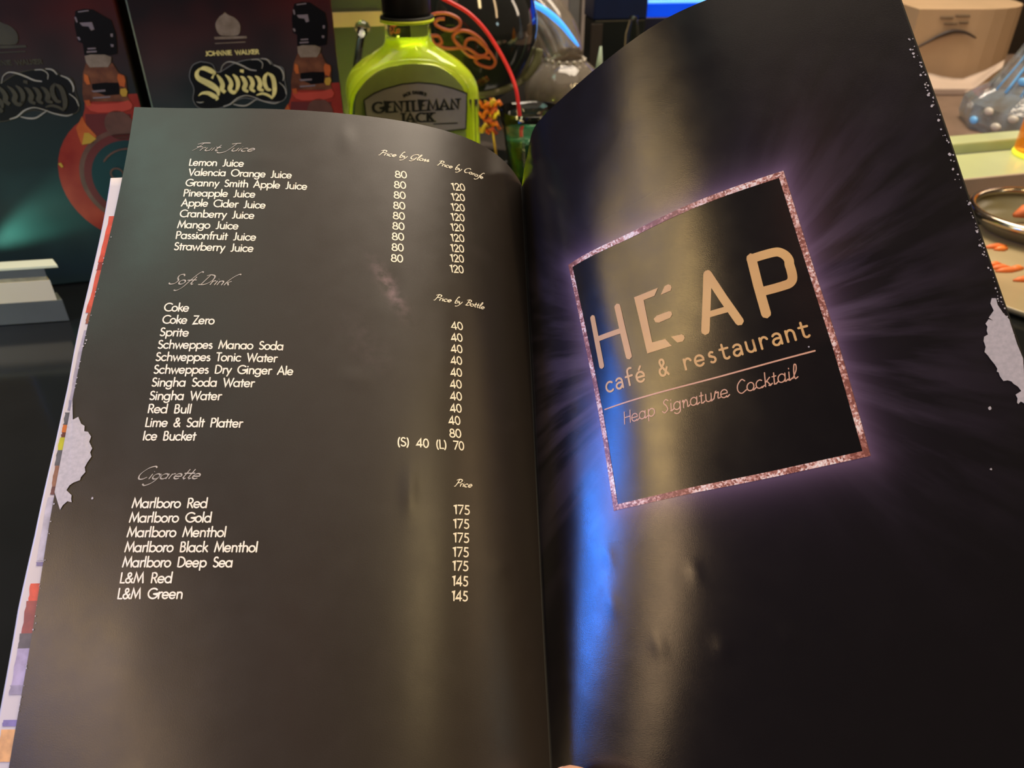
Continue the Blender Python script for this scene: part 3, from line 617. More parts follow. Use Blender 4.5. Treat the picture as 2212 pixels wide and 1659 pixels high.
ch = [blob(*c) for c in CHIPS if c[2] > 0]
for i in range(90):
    v = random.uniform(45, 165); e = SW - abs(random.gauss(0, 1.0)) - .3; ch.append(blob(e, v, random.uniform(.12, .42)))
o = print_on('worn_chips', 1, [], 1, M_white, rp, lift=.0002, poly=ch, label='white chips worn along the page edge'); o['kind'] = 'stuff'
ch = [blob(*c) for c in CHIPS_L] + [blob(abs(random.gauss(0, .5)), random.uniform(60, 285), random.uniform(.1, .35)) for i in range(50)]
o = print_on('worn_chips', 0, [], 1, M_white, lp, lift=.0002, poly=ch, label='small white chips along the page edge'); o['kind'] = 'stuff'
# framed logo
fu0, fu1, fv0, fv1 = FRAME; w = 2.3
def seg_poly(a, b, c, d, n=24):
    out = []
    for i in range(n):
        t0, t1 = i / n, (i + 1) / n
        L = lambda p, q, t: (p[0] + (q[0] - p[0]) * t, p[1] + (q[1] - p[1]) * t)
        out.append([L(a, b, t0), L(a, b, t1), L(d, c, t1), L(d, c, t0)])
    return out
O = [(fu0, fv0), (fu1, fv0), (fu1, fv1), (fu0, fv1)]; I = [(fu0 + w, fv0 + w), (fu1 - w, fv0 + w), (fu1 - w, fv1 - w), (fu0 + w, fv1 - w)]
P = []
for i in range(4):
    j = (i + 1) % 4; P += seg_poly(O[i], O[j], I[j], I[i])
print_on('glitter_frame', 1, [], 1, M_glit, rp, poly=P, label='rose glitter square outline')
hs, hp = [], []
for k_, pts, wd in HEAP:
    if k_ == 'line': hs.append((pts, wd))
    else: hp.append([tuple(p) for p in pts])
V, Fc = [], []
for pts, wd in hs:
    v_, f_ = ribbons([smooth_path(pts, 4) if len(pts) > 3 else pts], wd * 1.12); b0 = len(V); V += v_; Fc += [tuple(i + b0 for i in f) for f in f_]
for p_ in hp:
    for tri in tri_poly(p_):
        b0 = len(V); V += [np.array(q, float) for q in tri]; Fc.append(tuple(range(b0, b0 + 3)))
A = np.array(V)
mesh('logo_lettering', on_sheet(1, A[:, 0], A[:, 1], .00016 + dent(A[:, 0], A[:, 1], 1)), Fc, M_gold, rp, uvs=A / 100, label='large gold logo letters')
print_on('subtitle_lettering', 1, text_on('caf\u00e9 & restaurant', MONO, *CAFE, 6.9), .9, M_gold, rp)
print_on('divider_rule', 1, [[tuple(RULE[0]), tuple(RULE[2])]], .62, M_rose, rp)
print_on('handwritten_lettering', 1, text_on('Heap Signature Cocktail', HAND, *COCK, 5.0, slant=.18), .42, M_rose, rp)
# lower sheets that peep out on the left, and the stack under both pages
def under(name, off, v0, v1, edge, m, u1=120, **k):
    vs, fs, uv = [], [], []; nv, nu = 60, 14
    ev = [e[0] for e in edge]; eu = [e[1] for e in edge]
    for j in range(nv + 1):
        v = v0 + (v1 - v0) * j / nv; ul = float(np.interp(v, ev, eu))
        for i in range(nu + 1): uv.append((ul + (u1 - ul) * (i / nu) ** 2, v))
    A = np.array(uv); n = len(uv); w = nu + 1
    P = np.concatenate([on_sheet(0, A[:, 0], A[:, 1], off), on_sheet(0, A[:, 0], A[:, 1], off - .0006)])
    for j in range(nv):
        for i in range(nu):
            a = j * w + i; q = (a, a + w, a + w + 1, a + 1); fs += [q, tuple(n + x for x in q[::-1])]
    rim = list(range(w)) + [j * w + nu for j in range(1, nv + 1)] + [nv * w + i for i in range(nu - 1, -1, -1)] + [j * w for j in range(nv - 1, 0, -1)]
    for a, b in zip(rim, rim[1:] + rim[:1]): fs.append((a, b, n + b, n + a))
    return pm(mesh(name, P, fs, m, menu, smooth=True, **k))
EDGE = [(30, -7.3), (101, -4.9), (141, -3.8), (167, -4.4), (203, -6.0), (229, -8.1), (257, -8.4), (310, -8.8)]
M_sheetw = mat('white_coated_paper', (.62, .56, .54), .4, c2=(.58, .53, .52), scale=40)
us_ = under('photo_sheet', -.0015, 38.5, 312, EDGE, M_sheetw, label='white sheet with colour photographs peeping out on the left')
PATCH = [(57, 80, -3.6, (.62, .07, .035)), (80, 84, -3.4, (.30, .02, .015)), (84, 104, -3.0, (.60, .08, .04)), (104, 109, -2.2, (.33, .10, .05)), (112, 142, -2.2, (.42, .38, .46)), (142, 146, -2.0, (.28, .27, .36)),
         (147, 152, -2.6, (.11, .11, .12)), (152, 155, -2.6, (.75, .20, .03)), (155, 157, -2.6, (.18, .05, .03)), (157, 162, -3, (.62, .60, .03)), (162, 168, -3, (.12, .12, .13)), (168, 176, -2.6, (.36, .17, .10)), (176, 179, -2.4, (.16, .06, .05)),
         (180, 203, -3.4, (.55, .52, .60)), (203.5, 204.8, -3.6, (.22, .19, .36)), (211, 217, -4.6, (.72, .08, .03)), (217, 228, -5.2, (.32, .06, .04)), (228, 233, -5.6, (.10, .09, .09)), (233, 245, -5.8, (.45, .38, .56)), (245, 248, -6, (.34, .30, .40)),
         (256, 258, -6.5, (.25, .2, .45)), (259, 269, -6.5, (.85, .45, .16)), (264, 268, -5.2, (.75, .24, .06)), (275, 290, -6.5, (.72, .36, .32))]
for i, (va, vb, ua, c_) in enumerate(PATCH):
    va, vb = va * 1.045, vb * 1.045
    n = 6; P = [(ua + random.uniform(-.25, .25), va + (vb - va) * k / n) for k in range(n + 1)] + [(2.5, vb), (2.5, va)]
    A = np.array(P); m_ = mat('photo_print', c_, .4, c2=tuple(x * .7 for x in c_), scale=300)
    me_o = mesh('photo_print', on_sheet(0, A[:, 0], A[:, 1], -.0015 + .00018), [tuple(range(len(P)))], m_, us_)
M_darksheet = mat('black_paper_stock', (.012, .011, .011), .5)
pm(page('rear_page', 1, M_darksheet, menu, off=-.0012, u1=206.2, v0=0.6, v1=313, nu=40, nv=30, label='black sheet behind the logo page'))
pm(page('rear_page', 0, M_darksheet, menu, off=-.0030, u0=3, v0=2, v1=312, nu=40, nv=30, thick=.0006))
# spine
sp_ = [on_sheet(0, SW, v, -.0012)[0] for v in np.linspace(1, 313, 24)]
pm(tube('spine', sp_, .0016, M_darksheet, menu))
# ------------------------------------------------------------------ whisky cartons (left)
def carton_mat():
    m, nt, b = nodes_of('carton_painted_reflections'); g = NG(nt)
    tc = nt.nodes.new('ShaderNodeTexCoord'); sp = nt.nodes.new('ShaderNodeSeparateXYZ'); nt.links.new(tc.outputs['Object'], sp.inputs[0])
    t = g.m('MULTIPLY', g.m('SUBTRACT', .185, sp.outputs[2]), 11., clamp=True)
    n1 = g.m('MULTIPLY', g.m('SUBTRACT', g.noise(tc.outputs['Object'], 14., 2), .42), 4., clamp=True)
    c = g.mix(t, g.mix(n1, (.014, .009, .009), (.070, .012, .010)), g.mix(n1, (.018, .034, .029), (.026, .062, .052)))  # reddish reflections painted into the upper part, teal-green towards the bottom
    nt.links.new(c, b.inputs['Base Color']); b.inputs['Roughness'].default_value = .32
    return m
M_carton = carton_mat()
M_cartonedge = mat('carton_edge', (.006, .006, .006), .5)
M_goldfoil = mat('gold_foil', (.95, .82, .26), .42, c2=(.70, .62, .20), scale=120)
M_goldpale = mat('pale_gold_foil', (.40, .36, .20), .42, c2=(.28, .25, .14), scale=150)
M_foil_unlit = mat('unlit_gold_foil', (.065, .058, .030), .45, c2=(.05, .045, .025), scale=80)  # the gold foil again, darkened for the left carton where it reflects nothing
M_swirl = mat('silver_foil_line', (.20, .20, .16), .4)
M_swirl2 = mat('bright_foil_line', (.40, .38, .27), .4)
M_plate = mat('black_title_plate', (.008, .009, .008), .35)
M_red = mat('red_whisky_print', (.36, .05, .025), .35, c2=(.24, .022, .015), scale=50, thr=(.3, .7))
M_redhi = mat('bright_red_print', (.52, .07, .04), .35)
M_dred = mat('dark_red_print', (.14, .03, .025), .35)
M_orange = mat('orange_print', (.55, .14, .03), .35, c2=(.42, .08, .02), scale=60)
M_yellow = mat('yellow_print', (.55, .33, .04), .35)
M_amber = mat('amber_print', (.20, .075, .03), .4, c2=(.09, .03, .015), scale=120)
M_cream = mat('cream_print_label', (.27, .21, .13), .5, c2=(.19, .14, .08), scale=150)
M_copper = mat('copper_print', (.15, .065, .04), .45, c2=(.10, .045, .028), scale=100)
M_blk = mat('black_print', (.006, .006, .006), .3)
M_sil = mat('silver_print', (.22, .18, .165), .4)
M_teal = mat('teal_gradient_print', (.016, .045, .042), .35)
PB = at_plane(517, 185, Vector((0, .56, 0)) + Vector((at_y(517, 185, .56).x, 0, 0)))      # a point on the cartons' front
PB = at_y(517, 185, .56)
def fl(px, py):    # pixel of the front print -> (along the front, height) in metres
    p = at_plane(px, py, PB); return ((p - PB).dot(EX), p.z)
def c4(pts): return [fl(380 + x / 6.144, y / 6.144) for x, y, *r in pts]
def c1(pts): return [fl(x / 3.072, y / 3.072) for x, y, *r in pts]
def c5(pts): return [fl(x / 5.53, y / 5.53) for x, y, *r in pts]
SHIFT = fl(139, 190)[0] - fl(598, 185)[0]         # the left carton is the same print one carton further along
def varribbon(pts, n=6):
    """stroke whose width varies: (x, y, w) in metres"""
    q = smooth_path(pts, n); V, Fc = [], []
    for i, p in enumerate(q):
        a = q[max(i - 1, 0)][:2]; b = q[min(i + 1, len(q) - 1)][:2]; t = b - a; t = t / (np.linalg.norm(t) + 1e-9); nn = np.array([-t[1], t[0]])
        V += [p[:2] + nn * p[2] / 2, p[:2] - nn * p[2] / 2]
    return V, [(2 * i, 2 * i + 1, 2 * i + 3, 2 * i + 2) for i in range(len(q) - 1)]
K4 = (fl(617, 185)[0] - fl(517, 185)[0]) / 100 / 6.144      # metres per crop pixel
def flatpart(name, carton, V, Fc, m, lift, parent, dx=0., **k):
    A = [(p[0], -lift, p[1]) for p in V]
    return mesh(name, A, Fc, m, parent, **k)
def polys(Ps):
    V, Fc = [], []
    for P in Ps:
        for tri in tri_poly([(float(p[0]), float(p[1])) for p in P]):
            b = len(V); V += tri; Fc.append((b, b + 1, b + 2))
    return V, Fc
def var4(S, n=6):
    V, Fc = [], []
    for s in S:
        xy = c4(s); v, f = varribbon([(a[0], a[1], r[2] * K4) for a, r in zip(xy, s)], n); b = len(V); V += v; Fc += [tuple(i + b for i in q) for q in f]
    return V, Fc
CW = abs(SHIFT) - .006         # carton width
CX1 = fl(736, 185)[0]          # right end of the right carton (carton-front coordinate)
BC = fl(212, 100)[0] - SHIFT   # axis of the printed bottle, in right-carton coordinates
def mirror(P, ax): return [(2 * ax - x, y) for x, y in P]
def ell(cx, cy, rx, ry, n=40, a0=0, a1=360): return [(cx + rx * math.cos(R(a0 + (a1 - a0) * i / n)), cy + ry * math.sin(R(a0 + (a1 - a0) * i / n))) for i in range(n)]
def make_carton(left):
    label = ('black whisky carton at the far left with a printed red bottle and foil title coloured as unlit' if left else
             'black whisky carton behind the menu with bright gold foil title')
    base = Vector((PB.x, PB.y, 0)) + (EX * SHIFT if left else Vector((0, 0, 0)))
    c = empty('whisky_carton', tuple(base), YAW, label=label, cat='box', group=None)
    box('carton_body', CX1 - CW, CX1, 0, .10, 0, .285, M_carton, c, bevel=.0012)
    box('carton_flap', CX1 - CW + .004, CX1 - .004, .004, .096, .285, .2856, M_cartonedge, c, bevel=0)
    gold, pale = (M_foil_unlit, M_foil_unlit) if left else (M_goldfoil, M_goldpale)
    # crest
    crest = [(650, 160), (700, 200), (780, 235), (845, 310), (855, 400), (820, 465), (700, 475), (590, 465), (540, 400), (525, 310), (570, 230), (620, 190)]
    V, Fc = polys([[(p[0], p[1]) for p in smooth_path(c4(crest + crest[:1]), 3)][:-1]])
    flatpart('crest_emblem', c, V, Fc, M_cream if not left else M_foil_unlit, .0003, c)
    V, Fc = var4([[(510, 505, 30), (720, 500, 34), (940, 492, 26)], [(520, 577, 10), (925, 556, 12)]], 2)
    flatpart('crest_ribbon', c, V, Fc, M_cream if not left else M_foil_unlit, .0003, c)
    V, Fc = ribbons(layout('JOHNNIE WALKER', SANS, *fl(380 + 400 / 6.144, 738 / 6.144), *fl(380 + 1100 / 6.144, 712 / 6.144), 52 * K4), 13 * K4)
    flatpart('maker_lettering', c, V, Fc, gold, .0003, c)
    # title plate with outline
    pl = smooth_path(c4([(330, 815), (480, 850), (560, 960), (800, 830), (1060, 780), (1240, 800), (1300, 870), (1420, 900), (1440, 1060), (1470, 1250), (1380, 1350), (1100, 1330), (880, 1300), (640, 1420), (340, 1440), (230, 1330), (240, 1180), (180, 1020), (220, 870), (330, 815)]), 4)
    V, Fc = polys([[(p[0], p[1]) for p in pl][:-1]]); flatpart('title_plate', c, V, Fc, M_plate, .00015, c)
    V, Fc = ribbons([[(p[0], p[1]) for p in pl]], 9 * K4); flatpart('plate_outline', c, V, Fc, M_swirl if not left else M_foil_unlit, .0004, c)
    sw = [[(510, 975, 12), (478, 1040, 30)], [(300, 925, 8), (370, 905, 55), (440, 925, 70), (505, 965, 55), (490, 985, 20)], [(320, 905, 20), (278, 970, 48), (300, 1035, 70), (390, 1085, 82), (490, 1140, 85), (555, 1200, 62), (565, 1270, 22)],
          [(300, 1270, 8), (350, 1235, 30), (430, 1235, 55), (500, 1270, 66), (550, 1300, 40), (530, 1330, 10)],
          [(545, 990, 20), (590, 1050, 52), (620, 1120, 60), (610, 1180, 56), (655, 1225, 50)], [(655, 990, 14), (705, 1040, 46), (735, 1110, 56), (715, 1180, 56), (765, 1225, 50), (830, 1180, 14)], [(755, 985, 20), (800, 1030, 50), (825, 1100, 56), (815, 1170, 40), (790, 1220, 20)],
          [(855, 1010, 14), (895, 1040, 52), (925, 1110, 58), (905, 1180, 54), (960, 1215, 34)], [(850, 935, 34), (900, 945, 46)],
          [(950, 1010, 14), (995, 1040, 50), (1020, 1110, 56), (1000, 1175, 54), (1050, 1215, 30)], [(1050, 1005, 16), (1095, 1040, 50), (1120, 1110, 56), (1105, 1175, 54), (1165, 1200, 30)],
          [(1225, 960, 20), (1180, 1020, 48), (1180, 1110, 56), (1215, 1180, 50), (1265, 1190, 26)], [(1215, 965, 22), (1275, 1010, 56), (1300, 1080, 62), (1310, 1180, 60), (1300, 1250, 46), (1270, 1310, 14)], [(1275, 1300, 30), (1230, 1265, 36), (1150, 1240, 34), (1070, 1260, 12)]]
    V, Fc = var4(sw); flatpart('title_lettering', c, V, Fc, gold, .0006, c, label='foil title lettering coloured as unlit' if left else 'gold foil blackletter title')
    cur = [[(590, 960, 6), (620, 870, 8), (690, 820, 12), (780, 830, 20), (880, 870, 22), (980, 920, 20), (1070, 935, 14)], [(1000, 790, 10), (1090, 790, 14), (1150, 840, 12), (1140, 910, 8)], [(1130, 775, 12), (1210, 790, 22), (1260, 850, 16)], [(1300, 860, 14), (1390, 910, 22), (1430, 1000, 22), (1420, 1070, 10)],
           [(630, 1410, 12), (720, 1380, 18), (820, 1300, 16), (930, 1265, 12), (1040, 1290, 12), (1160, 1340, 16), (1300, 1370, 16), (1380, 1350, 8)], [(760, 1380, 10), (850, 1400, 20), (940, 1395, 18), (1030, 1340, 14), (1090, 1300, 8)], [(275, 1350, 8), (320, 1360, 14), (370, 1350, 8)], [(1370, 1090, 8), (1440, 1160, 14), (1465, 1250, 10)]]
    V, Fc = var4(cur); flatpart('flourish', c, V, Fc, M_swirl2, .0005, c)
    # printed bottle: outline measured on the left carton
    def L5(P): return [(x - SHIFT, y) for x, y in c5(P)]
    def L1(P): return [(x - SHIFT, y) for x, y in c1(P)]
    ax = BC
    cy = fl(236, 389)[1]; rb = .0475
    halfl = L1([(560, 640), (562, 720), (545, 790), (505, 840)])
    body = halfl + [(ax + rb * math.cos(R(a)), cy + rb * 1.0 * math.sin(R(a))) for a in range(118, 271, 8)]
    body = [(ax + .0001 + min(0, x - ax), y) for x, y in body]
    out = body + mirror(body[::-1], ax)
    xr = CX1 - .0006
    def clip(P): return [(min(x, xr), y) for x, y in P]
    bo = flatpart('printed_bottle', c, *polys([clip(out)]), M_red, .0002, c, label='red swing bottle printed on the front')
    def sub(nm, Ps, m, lift): return flatpart(nm, c, *polys([clip(P) for P in Ps]), m, lift, bo)
    cl = L5([(905, 150), (1000, 108), (1100, 112), (1160, 150), (1175, 260), (1200, 420), (1190, 560), (1205, 650), (990, 655), (985, 560), (930, 480), (900, 300)])
    cap = L5([(900, 130), (1000, 105), (1110, 112), (1330, 240), (1385, 400), (1400, 560), (1400, 640), (1320, 655), (1010, 655), (990, 520), (930, 490), (890, 300)])
    sub('printed_stopper', [cap], M_blk, .0003)
    sub('stopper_highlight', [L5(p) for p in ([(930, 135), (1060, 118), (1062, 132), (935, 148)], [(890, 205), (910, 200), (930, 262), (915, 270)], [(950, 270), (1100, 262), (1130, 350), (1090, 365), (1060, 315), (985, 310)], [(918, 440), (950, 440), (965, 475), (945, 482)], [(1318, 400), (1350, 400), (1350, 440), (1325, 440)], [(1320, 525), (1360, 530), (1358, 558), (1330, 560)], [(1045, 572), (1145, 566), (1148, 584), (1048, 590)], [(1035, 610), (1155, 603), (1158, 622), (1038, 630)])], M_sil, .0005)
    sub('neck_label', [L5([(1012, 668), (1080, 650), (1250, 650), (1330, 680), (1325, 745), (1290, 800), (1150, 800), (1075, 805), (1030, 745)])], M_cream, .0005)
    sub('printed_neck', [L5([(1030, 745), (1075, 800), (1290, 800), (1340, 745), (1410, 860), (1500, 910), (1530, 1160), (1560, 1210), (1000, 1210), (985, 1100), (990, 880)])], M_amber, .0004)
    sub('neck_band', [L5([(1100, 1000), (1240, 985), (1425, 985), (1430, 1125), (1260, 1140), (1130, 1090), (1100, 1050)])], M_blk, .0005)
    sub('neck_glint', [L5(p) for p in ([(1090, 1080), (1260, 1068), (1262, 1090), (1120, 1100)], [(1110, 1160), (1320, 1145), (1322, 1162), (1112, 1178)])], M_sil, .0006)
    sub('amber_glow', [L5(p) for p in ([(1005, 880), (1050, 900), (1080, 1005), (1040, 1010), (1008, 960)], [(1410, 880), (1480, 900), (1500, 960), (1490, 1040), (1430, 1020), (1400, 930)], [(1005, 1200), (1070, 1190), (1090, 1260), (1040, 1260)])], M_orange, .0006)
    sub('yellow_glow', [L5([(1440, 1060), (1500, 1050), (1525, 1090), (1510, 1150), (1460, 1150), (1435, 1110)])], M_yellow, .0006)
    sub('red_collar', [L5([(1020, 1215), (1140, 1245), (1400, 1230), (1540, 1195), (1585, 1250), (1570, 1300), (1450, 1335), (1180, 1345), (1080, 1320), (1030, 1270)])], M_redhi, .0005)
    sub('shade_band', [L1([(565, 755), (870, 755), (850, 900), (800, 925), (690, 935), (620, 890), (570, 830)])], M_dred, .0003)
    sub('medallion', [ell(ax, fl(232, 272)[1], .0092, .0098)], M_copper, .0005)
    sub('orange_shoulder', [L1([(505, 850), (545, 770), (575, 830), (640, 900), (620, 950), (540, 955), (520, 900)])], M_orange, .0004)
    sub('yellow_shoulder', [L1([(560, 880), (590, 880), (640, 920), (600, 950), (545, 960)])], M_yellow, .0005)
    sub('left_glint', [L1([(385, 1085), (405, 1078), (422, 1104), (410, 1112)])], M_yellow, .0005)
    sub('label_ring', [ell(ax, cy, .0345, .0345)], M_copper, .0004)
    sub('label_ring_line', [ell(ax, cy, .0315, .0315)], M_dred, .0005)
    sub('round_label', [ell(ax, cy, .0268, .0268)], M_teal, .0006)
    V, Fc = ribbons([[(ax + .021 * math.cos(R(a)), cy + .021 * math.sin(R(a))) for a in range(40, 150, 10)], ell(ax - .010, cy + .004, .004, .004) + ell(ax - .010, cy + .004, .004, .004)[:1], ell(ax - .009, cy - .005, .0055, .004) + ell(ax - .009, cy - .005, .0055, .004)[:1], [(ax - .004, cy), (ax + .003, cy + .006), (ax + .008, cy), (ax + .014, cy + .005)]], .0011)
    flatpart('label_script', c, V, Fc, M_copper, .0008, bo)
    return c
c_r = make_carton(False); c_l = make_carton(True)
# ------------------------------------------------------------------ lit display ledges
M_lit = mat('frosted_lit_acrylic', (.62, .60, .46), .25, c2=(.58, .56, .42), scale=10, emit=(.75, .85, .35), es=.16)
M_litside = mat('cream_ledge_face', (.80, .70, .46), .35, c2=(.76, .66, .42), scale=20)
M_greyface = mat('grey_ledge_base', (.13, .14, .12), .3)
def yawed(name, p, rz=YAW, **k): return empty(name, tuple(p), rz, **k)
pl = at_z(150, 692); l1 = yawed('lit_ledge', pl, R(9), label='low illuminated cream display ledge at the left edge, before the left carton', cat='display stand')
cut = Vector((-.5, .86)) * .05                      # the ends are mitred
def bar(name, x1, y0, z0, z1, m, parent, d=1., dx=0., **k):
    q = cut * d; P = [(-.40, y0), (x1, y0), (x1 + q.x, y0 + q.y), (-.40 + q.x, y0 + q.y)]
    vs = [(x + dx * (z > z0), y, z) for z in (z0, z1) for x, y in P]
    return mesh(name, vs, [(3, 2, 1, 0), (4, 5, 6, 7), (0, 1, 5, 4), (1, 2, 6, 5), (2, 3, 7, 6), (3, 0, 4, 7)], m, parent, **k)
bar('lower_face', 0, 0, 0, .0155, M_greyface, l1, d=.3)
bar('cream_face', -.0035, .0006, .0155, .030, M_litside, l1, d=.3)
bar('gold_strip', -.005, .0012, .030, .0325, M_goldpale, l1, d=.28)
bar('grey_glass', -.005, .0016, .0325, .0385, M_greyface, l1, d=.27)
bar('glass_edge', .004, .0012, .0385, .0400, M_lit, l1, d=.27)
CYAN.location = at_plane(-70, 560, PB, EN) + EN * .012
CYAN.rotation_euler = (at_plane(150, 440, PB, EN) - CYAN.location - EN * .004).to_track_quat('-Z', 'Y').to_euler()
# ------------------------------------------------------------------ green lit bottle
M_gglass = mat('green_lit_glass', (.96, .98, .66), .03, trans=1, ior=1.45, scale=5, c2=(.92, .96, .60))
M_liquid = mat('glowing_lime_liquid', (.93, .95, .16), .16, trans=.5, ior=1.34, scale=14, c2=(.74, .82, .10), thr=(.4, .6), detail=2)
M_capblk = mat('black_bottle_cap', (.008, .008, .008), .35)
M_lime = mat('lime_rim', (.75, .90, .05), .3)
M_glabel = mat('grey_bottle_label', (.27, .25, .20), .55, c2=(.22, .20, .165), scale=40)
M_lblk = mat('label_black', (.012, .014, .012), .5)
M_led = mat('led_coaster_light', (.7, .95, .15), .4, emit=(.92, 1, .16), es=100)
GP = at_y(892, 230, .66); GP.z = 0
G0 = Vector((GP.x, GP.y, .006))
coaster = empty('led_coaster', (GP.x, GP.y, 0), label='glowing lime LED coaster under the green lit bottle', cat='coaster')
lathe('coaster_ring', [(.050, 0), (.052, .001), (.052, .005), (.050, .006), (.044, .006), (.044, .002), (1e-7, .002)], M_capblk, coaster)
lathe('coaster_light', [(.0435, .0022), (.0435, .0055), (1e-7, .0055)], M_led, coaster)
bt = empty('whiskey_bottle', tuple(G0), YAW, label='clear whiskey bottle lit lime green with grey label, standing behind the menu', cat='bottle')
def gz(py, px=885): return at_plane(px, py, GP).z - .006
def ghw(xl, xr, cy):    # half width from silhouette
    a, b = at_plane(700 + xl / 3.568, cy / 3.568, GP), at_plane(700 + xr / 3.568, cy / 3.568, GP)
    return abs((b - a).dot(EX)) / 2
SIL = [(880, 140, 1210), (760, 118, 1212), (700, 115, 1212), (660, 120, 1207), (620, 130, 1198), (580, 152, 1180), (540, 180, 1155), (500, 218, 1112), (470, 255, 1070), (440, 305, 1030), (415, 350, 985), (390, 400, 935), (365, 428, 880), (340, 446, 842), (310, 452, 824), (240, 455, 814), (170, 455, 812), (120, 452, 810)]
prof = [(ghw(l, r, c), gz(c / 3.568)) for c, l, r in SIL]
bw = prof[2][0] * .90
def sup(hw, z, grow=0.):
    f = min(1, max(0, (hw - .021) / (bw - .021)))
    d = .0205 + f * .0115; d = min(d, hw * 1.0) if f < .05 else d; n = 2 + 3.2 * f
    return hw + grow, d + grow, z, n
rings = [sup(bw * .90, .000), sup(bw * .97, .003), sup(bw, .010)] + [sup(bw, prof[0][1] * k) for k in (.25, .5, .75)]
rings += [sup(min(h * .90 if h > .03 else h * .97, bw), z) for h, z in prof]
def loft(name, rings, m, parent, n=64, **k):
    vs, fs = [], []
    for a, b, z, e in rings:
        for i in range(n):
            t = 2 * math.pi * i / n; c, s = math.cos(t), math.sin(t)
            vs.append((a * math.copysign(abs(c) ** (2 / e), c), b * math.copysign(abs(s) ** (2 / e), s), z))
    for j in range(len(rings) - 1):
        for i in range(n): fs.append((j * n + i, j * n + (i + 1) % n, (j + 1) * n + (i + 1) % n, (j + 1) * n + i))
    fs += [tuple(range(n))[::-1], tuple((len(rings) - 1) * n + i for i in range(n))]
    return mesh(name, vs, fs, m, parent, smooth=True, **k)
loft('bottle_glass', rings, M_gglass, bt)
loft('liquid', [(a - .0035, b - .0035, z + (.004 if z < .01 else 0), e) for a, b, z, e in rings if z < gz(84)], M_liquid, bt, label='lime glowing liquid filling the bottle')
zc = gz(30)
lathe('cap', [(.0185, zc - .001), (.0190, zc + .002), (.0190, zc + .030), (.0175, zc + .032), (1e-7, zc + .032)], M_capblk, bt)
lathe('neck_ring', [(.0195, zc - .0055), (.0212, zc - .005), (.0212, zc - .003), (.0195, zc - .0025)], M_lime, bt)
lathe('neck_tie', [(.0205, gz(44)), (.0209, gz(43)), (.0209, gz(34)), (.0205, gz(33))], M_lblk, bt)
# raised arch around the front panel, then the label
yf = -(.032 + .0006)
def gl(x, y, k=0): p = at_plane(700 + x / 3.568, y / 3.568, GP + EN * .032); return ((p - G0).dot(EX), p.z - .006)
arch = [gl(*p) for p in [(215, 900), (225, 760), (262, 680), (330, 600), (430, 530), (560, 488), (700, 474), (850, 488), (960, 540), (1040, 610), (1095, 700), (1105, 900), (1105, 1100)]]
arch = [(a[0], a[1]) for a in smooth_path(arch, 5)]
tube('panel_ridge', [(x, yf + .001, z) for x, z in arch], .0022, M_gglass, bt, n=8)
for dx in (-.0, ):
    for sx in (-1, 1):
        for q in (.80, .90):
            tube('side_ridge', [(sx * bw * q, yf + .004, z) for z in np.linspace(.006, gz(205), 8)], .0014, M_gglass, bt, n=6)
M_dimpan = mat('dimmed_panel_glass', (.34, .40, .12), .2, trans=.35, c2=(.26, .30, .10), scale=30)  # olive tint put in to darken the centre against the glowing edges
pan = [(x * .97, z - .0012) for x, z in arch]
lab = [gl(*p) for p in [(322, 900), (305, 765), (380, 715), (460, 680), (600, 642), (720, 630), (860, 642), (990, 675), (1095, 715), (1092, 850), (1087, 985), (700, 1030), (340, 1050)]]
V, Fc = polys([lab]); n_ = len(V)
def plate(name, P, y0, y1, m, parent, **k):
    P = [(float(a), float(b)) for a, b in P]; n = len(P)
    vs = [(x, y0, z) for x, z in P] + [(x, y1, z) for x, z in P]
    from mathutils.geometry import tessellate_polygon
    T = tessellate_polygon([[Vector((x, z, 0)) for x, z in P]])
    fs = [tuple(t) for t in T] + [tuple(n + i for i in t[::-1]) for t in T] + [(i, (i + 1) % n, n + (i + 1) % n, n + i) for i in range(n)]
    return mesh(name, vs, fs, m, parent, **k)
lb = plate('label', lab, yf - .0022, yf - .0010, M_glabel, bt)
V, Fc = ribbons([lab + lab[:1]], .0010); mesh('label_border', [(p[0], yf - .0024, p[1]) for p in V], Fc, M_lblk, lb)
def gtext(name, txt, x0, y0, x1, y1, cap, w, nib=(R(0), .45), serif=True):
    a, b = gl(x0, y0), gl(x1, y1)
    S = layout(txt, SANS, *a, *b, cap, track=.10)
    V, Fc = ribbons(S, w, nib)
    if serif:
        ux, uz = b[0] - a[0], b[1] - a[1]; L = math.hypot(ux, uz); ux /= L; uz /= L
        E_ = []
        for s in S:
            for p in (s[0], s[-1]):
                h = (-(p[0] - a[0]) * uz + (p[1] - a[1]) * ux)
                if abs(h) < cap * .04 or abs(h - cap) < cap * .04: E_.append([(p[0] - ux * w * .9, p[1] - uz * w * .9), (p[0] + ux * w * .9, p[1] + uz * w * .9)])
        v2, f2 = ribbons(E_, w * .4); bn = len(V); V += v2; Fc += [tuple(i + bn for i in f) for f in f2]
    return mesh(name, [(p[0], yf - .0026, p[1]) for p in V], Fc, M_lblk, lb)
KG = .0030 / 30
plate('front_panel', pan, yf + .0004, yf + .0014, M_dimpan, bt, label='front panel tinted olive to darken the bottle centre')
gtext('label_name_lettering', 'GENTLEMAN', 378, 862, 1028, 832, abs(gl(400, 780)[1] - gl(400, 858)[1]), .0023)
gtext('label_name_lettering', 'JACK', 592, 934, 838, 928, abs(gl(600, 862)[1] - gl(600, 928)[1]), .0022)
S = layout("JACK DANIEL'S", SANS, 0, 0, 1, 0, .12)
ca = gl(705, 900); cb = gl(705, 715); rr_ = abs(cb[1] - ca[1]) * 1.0
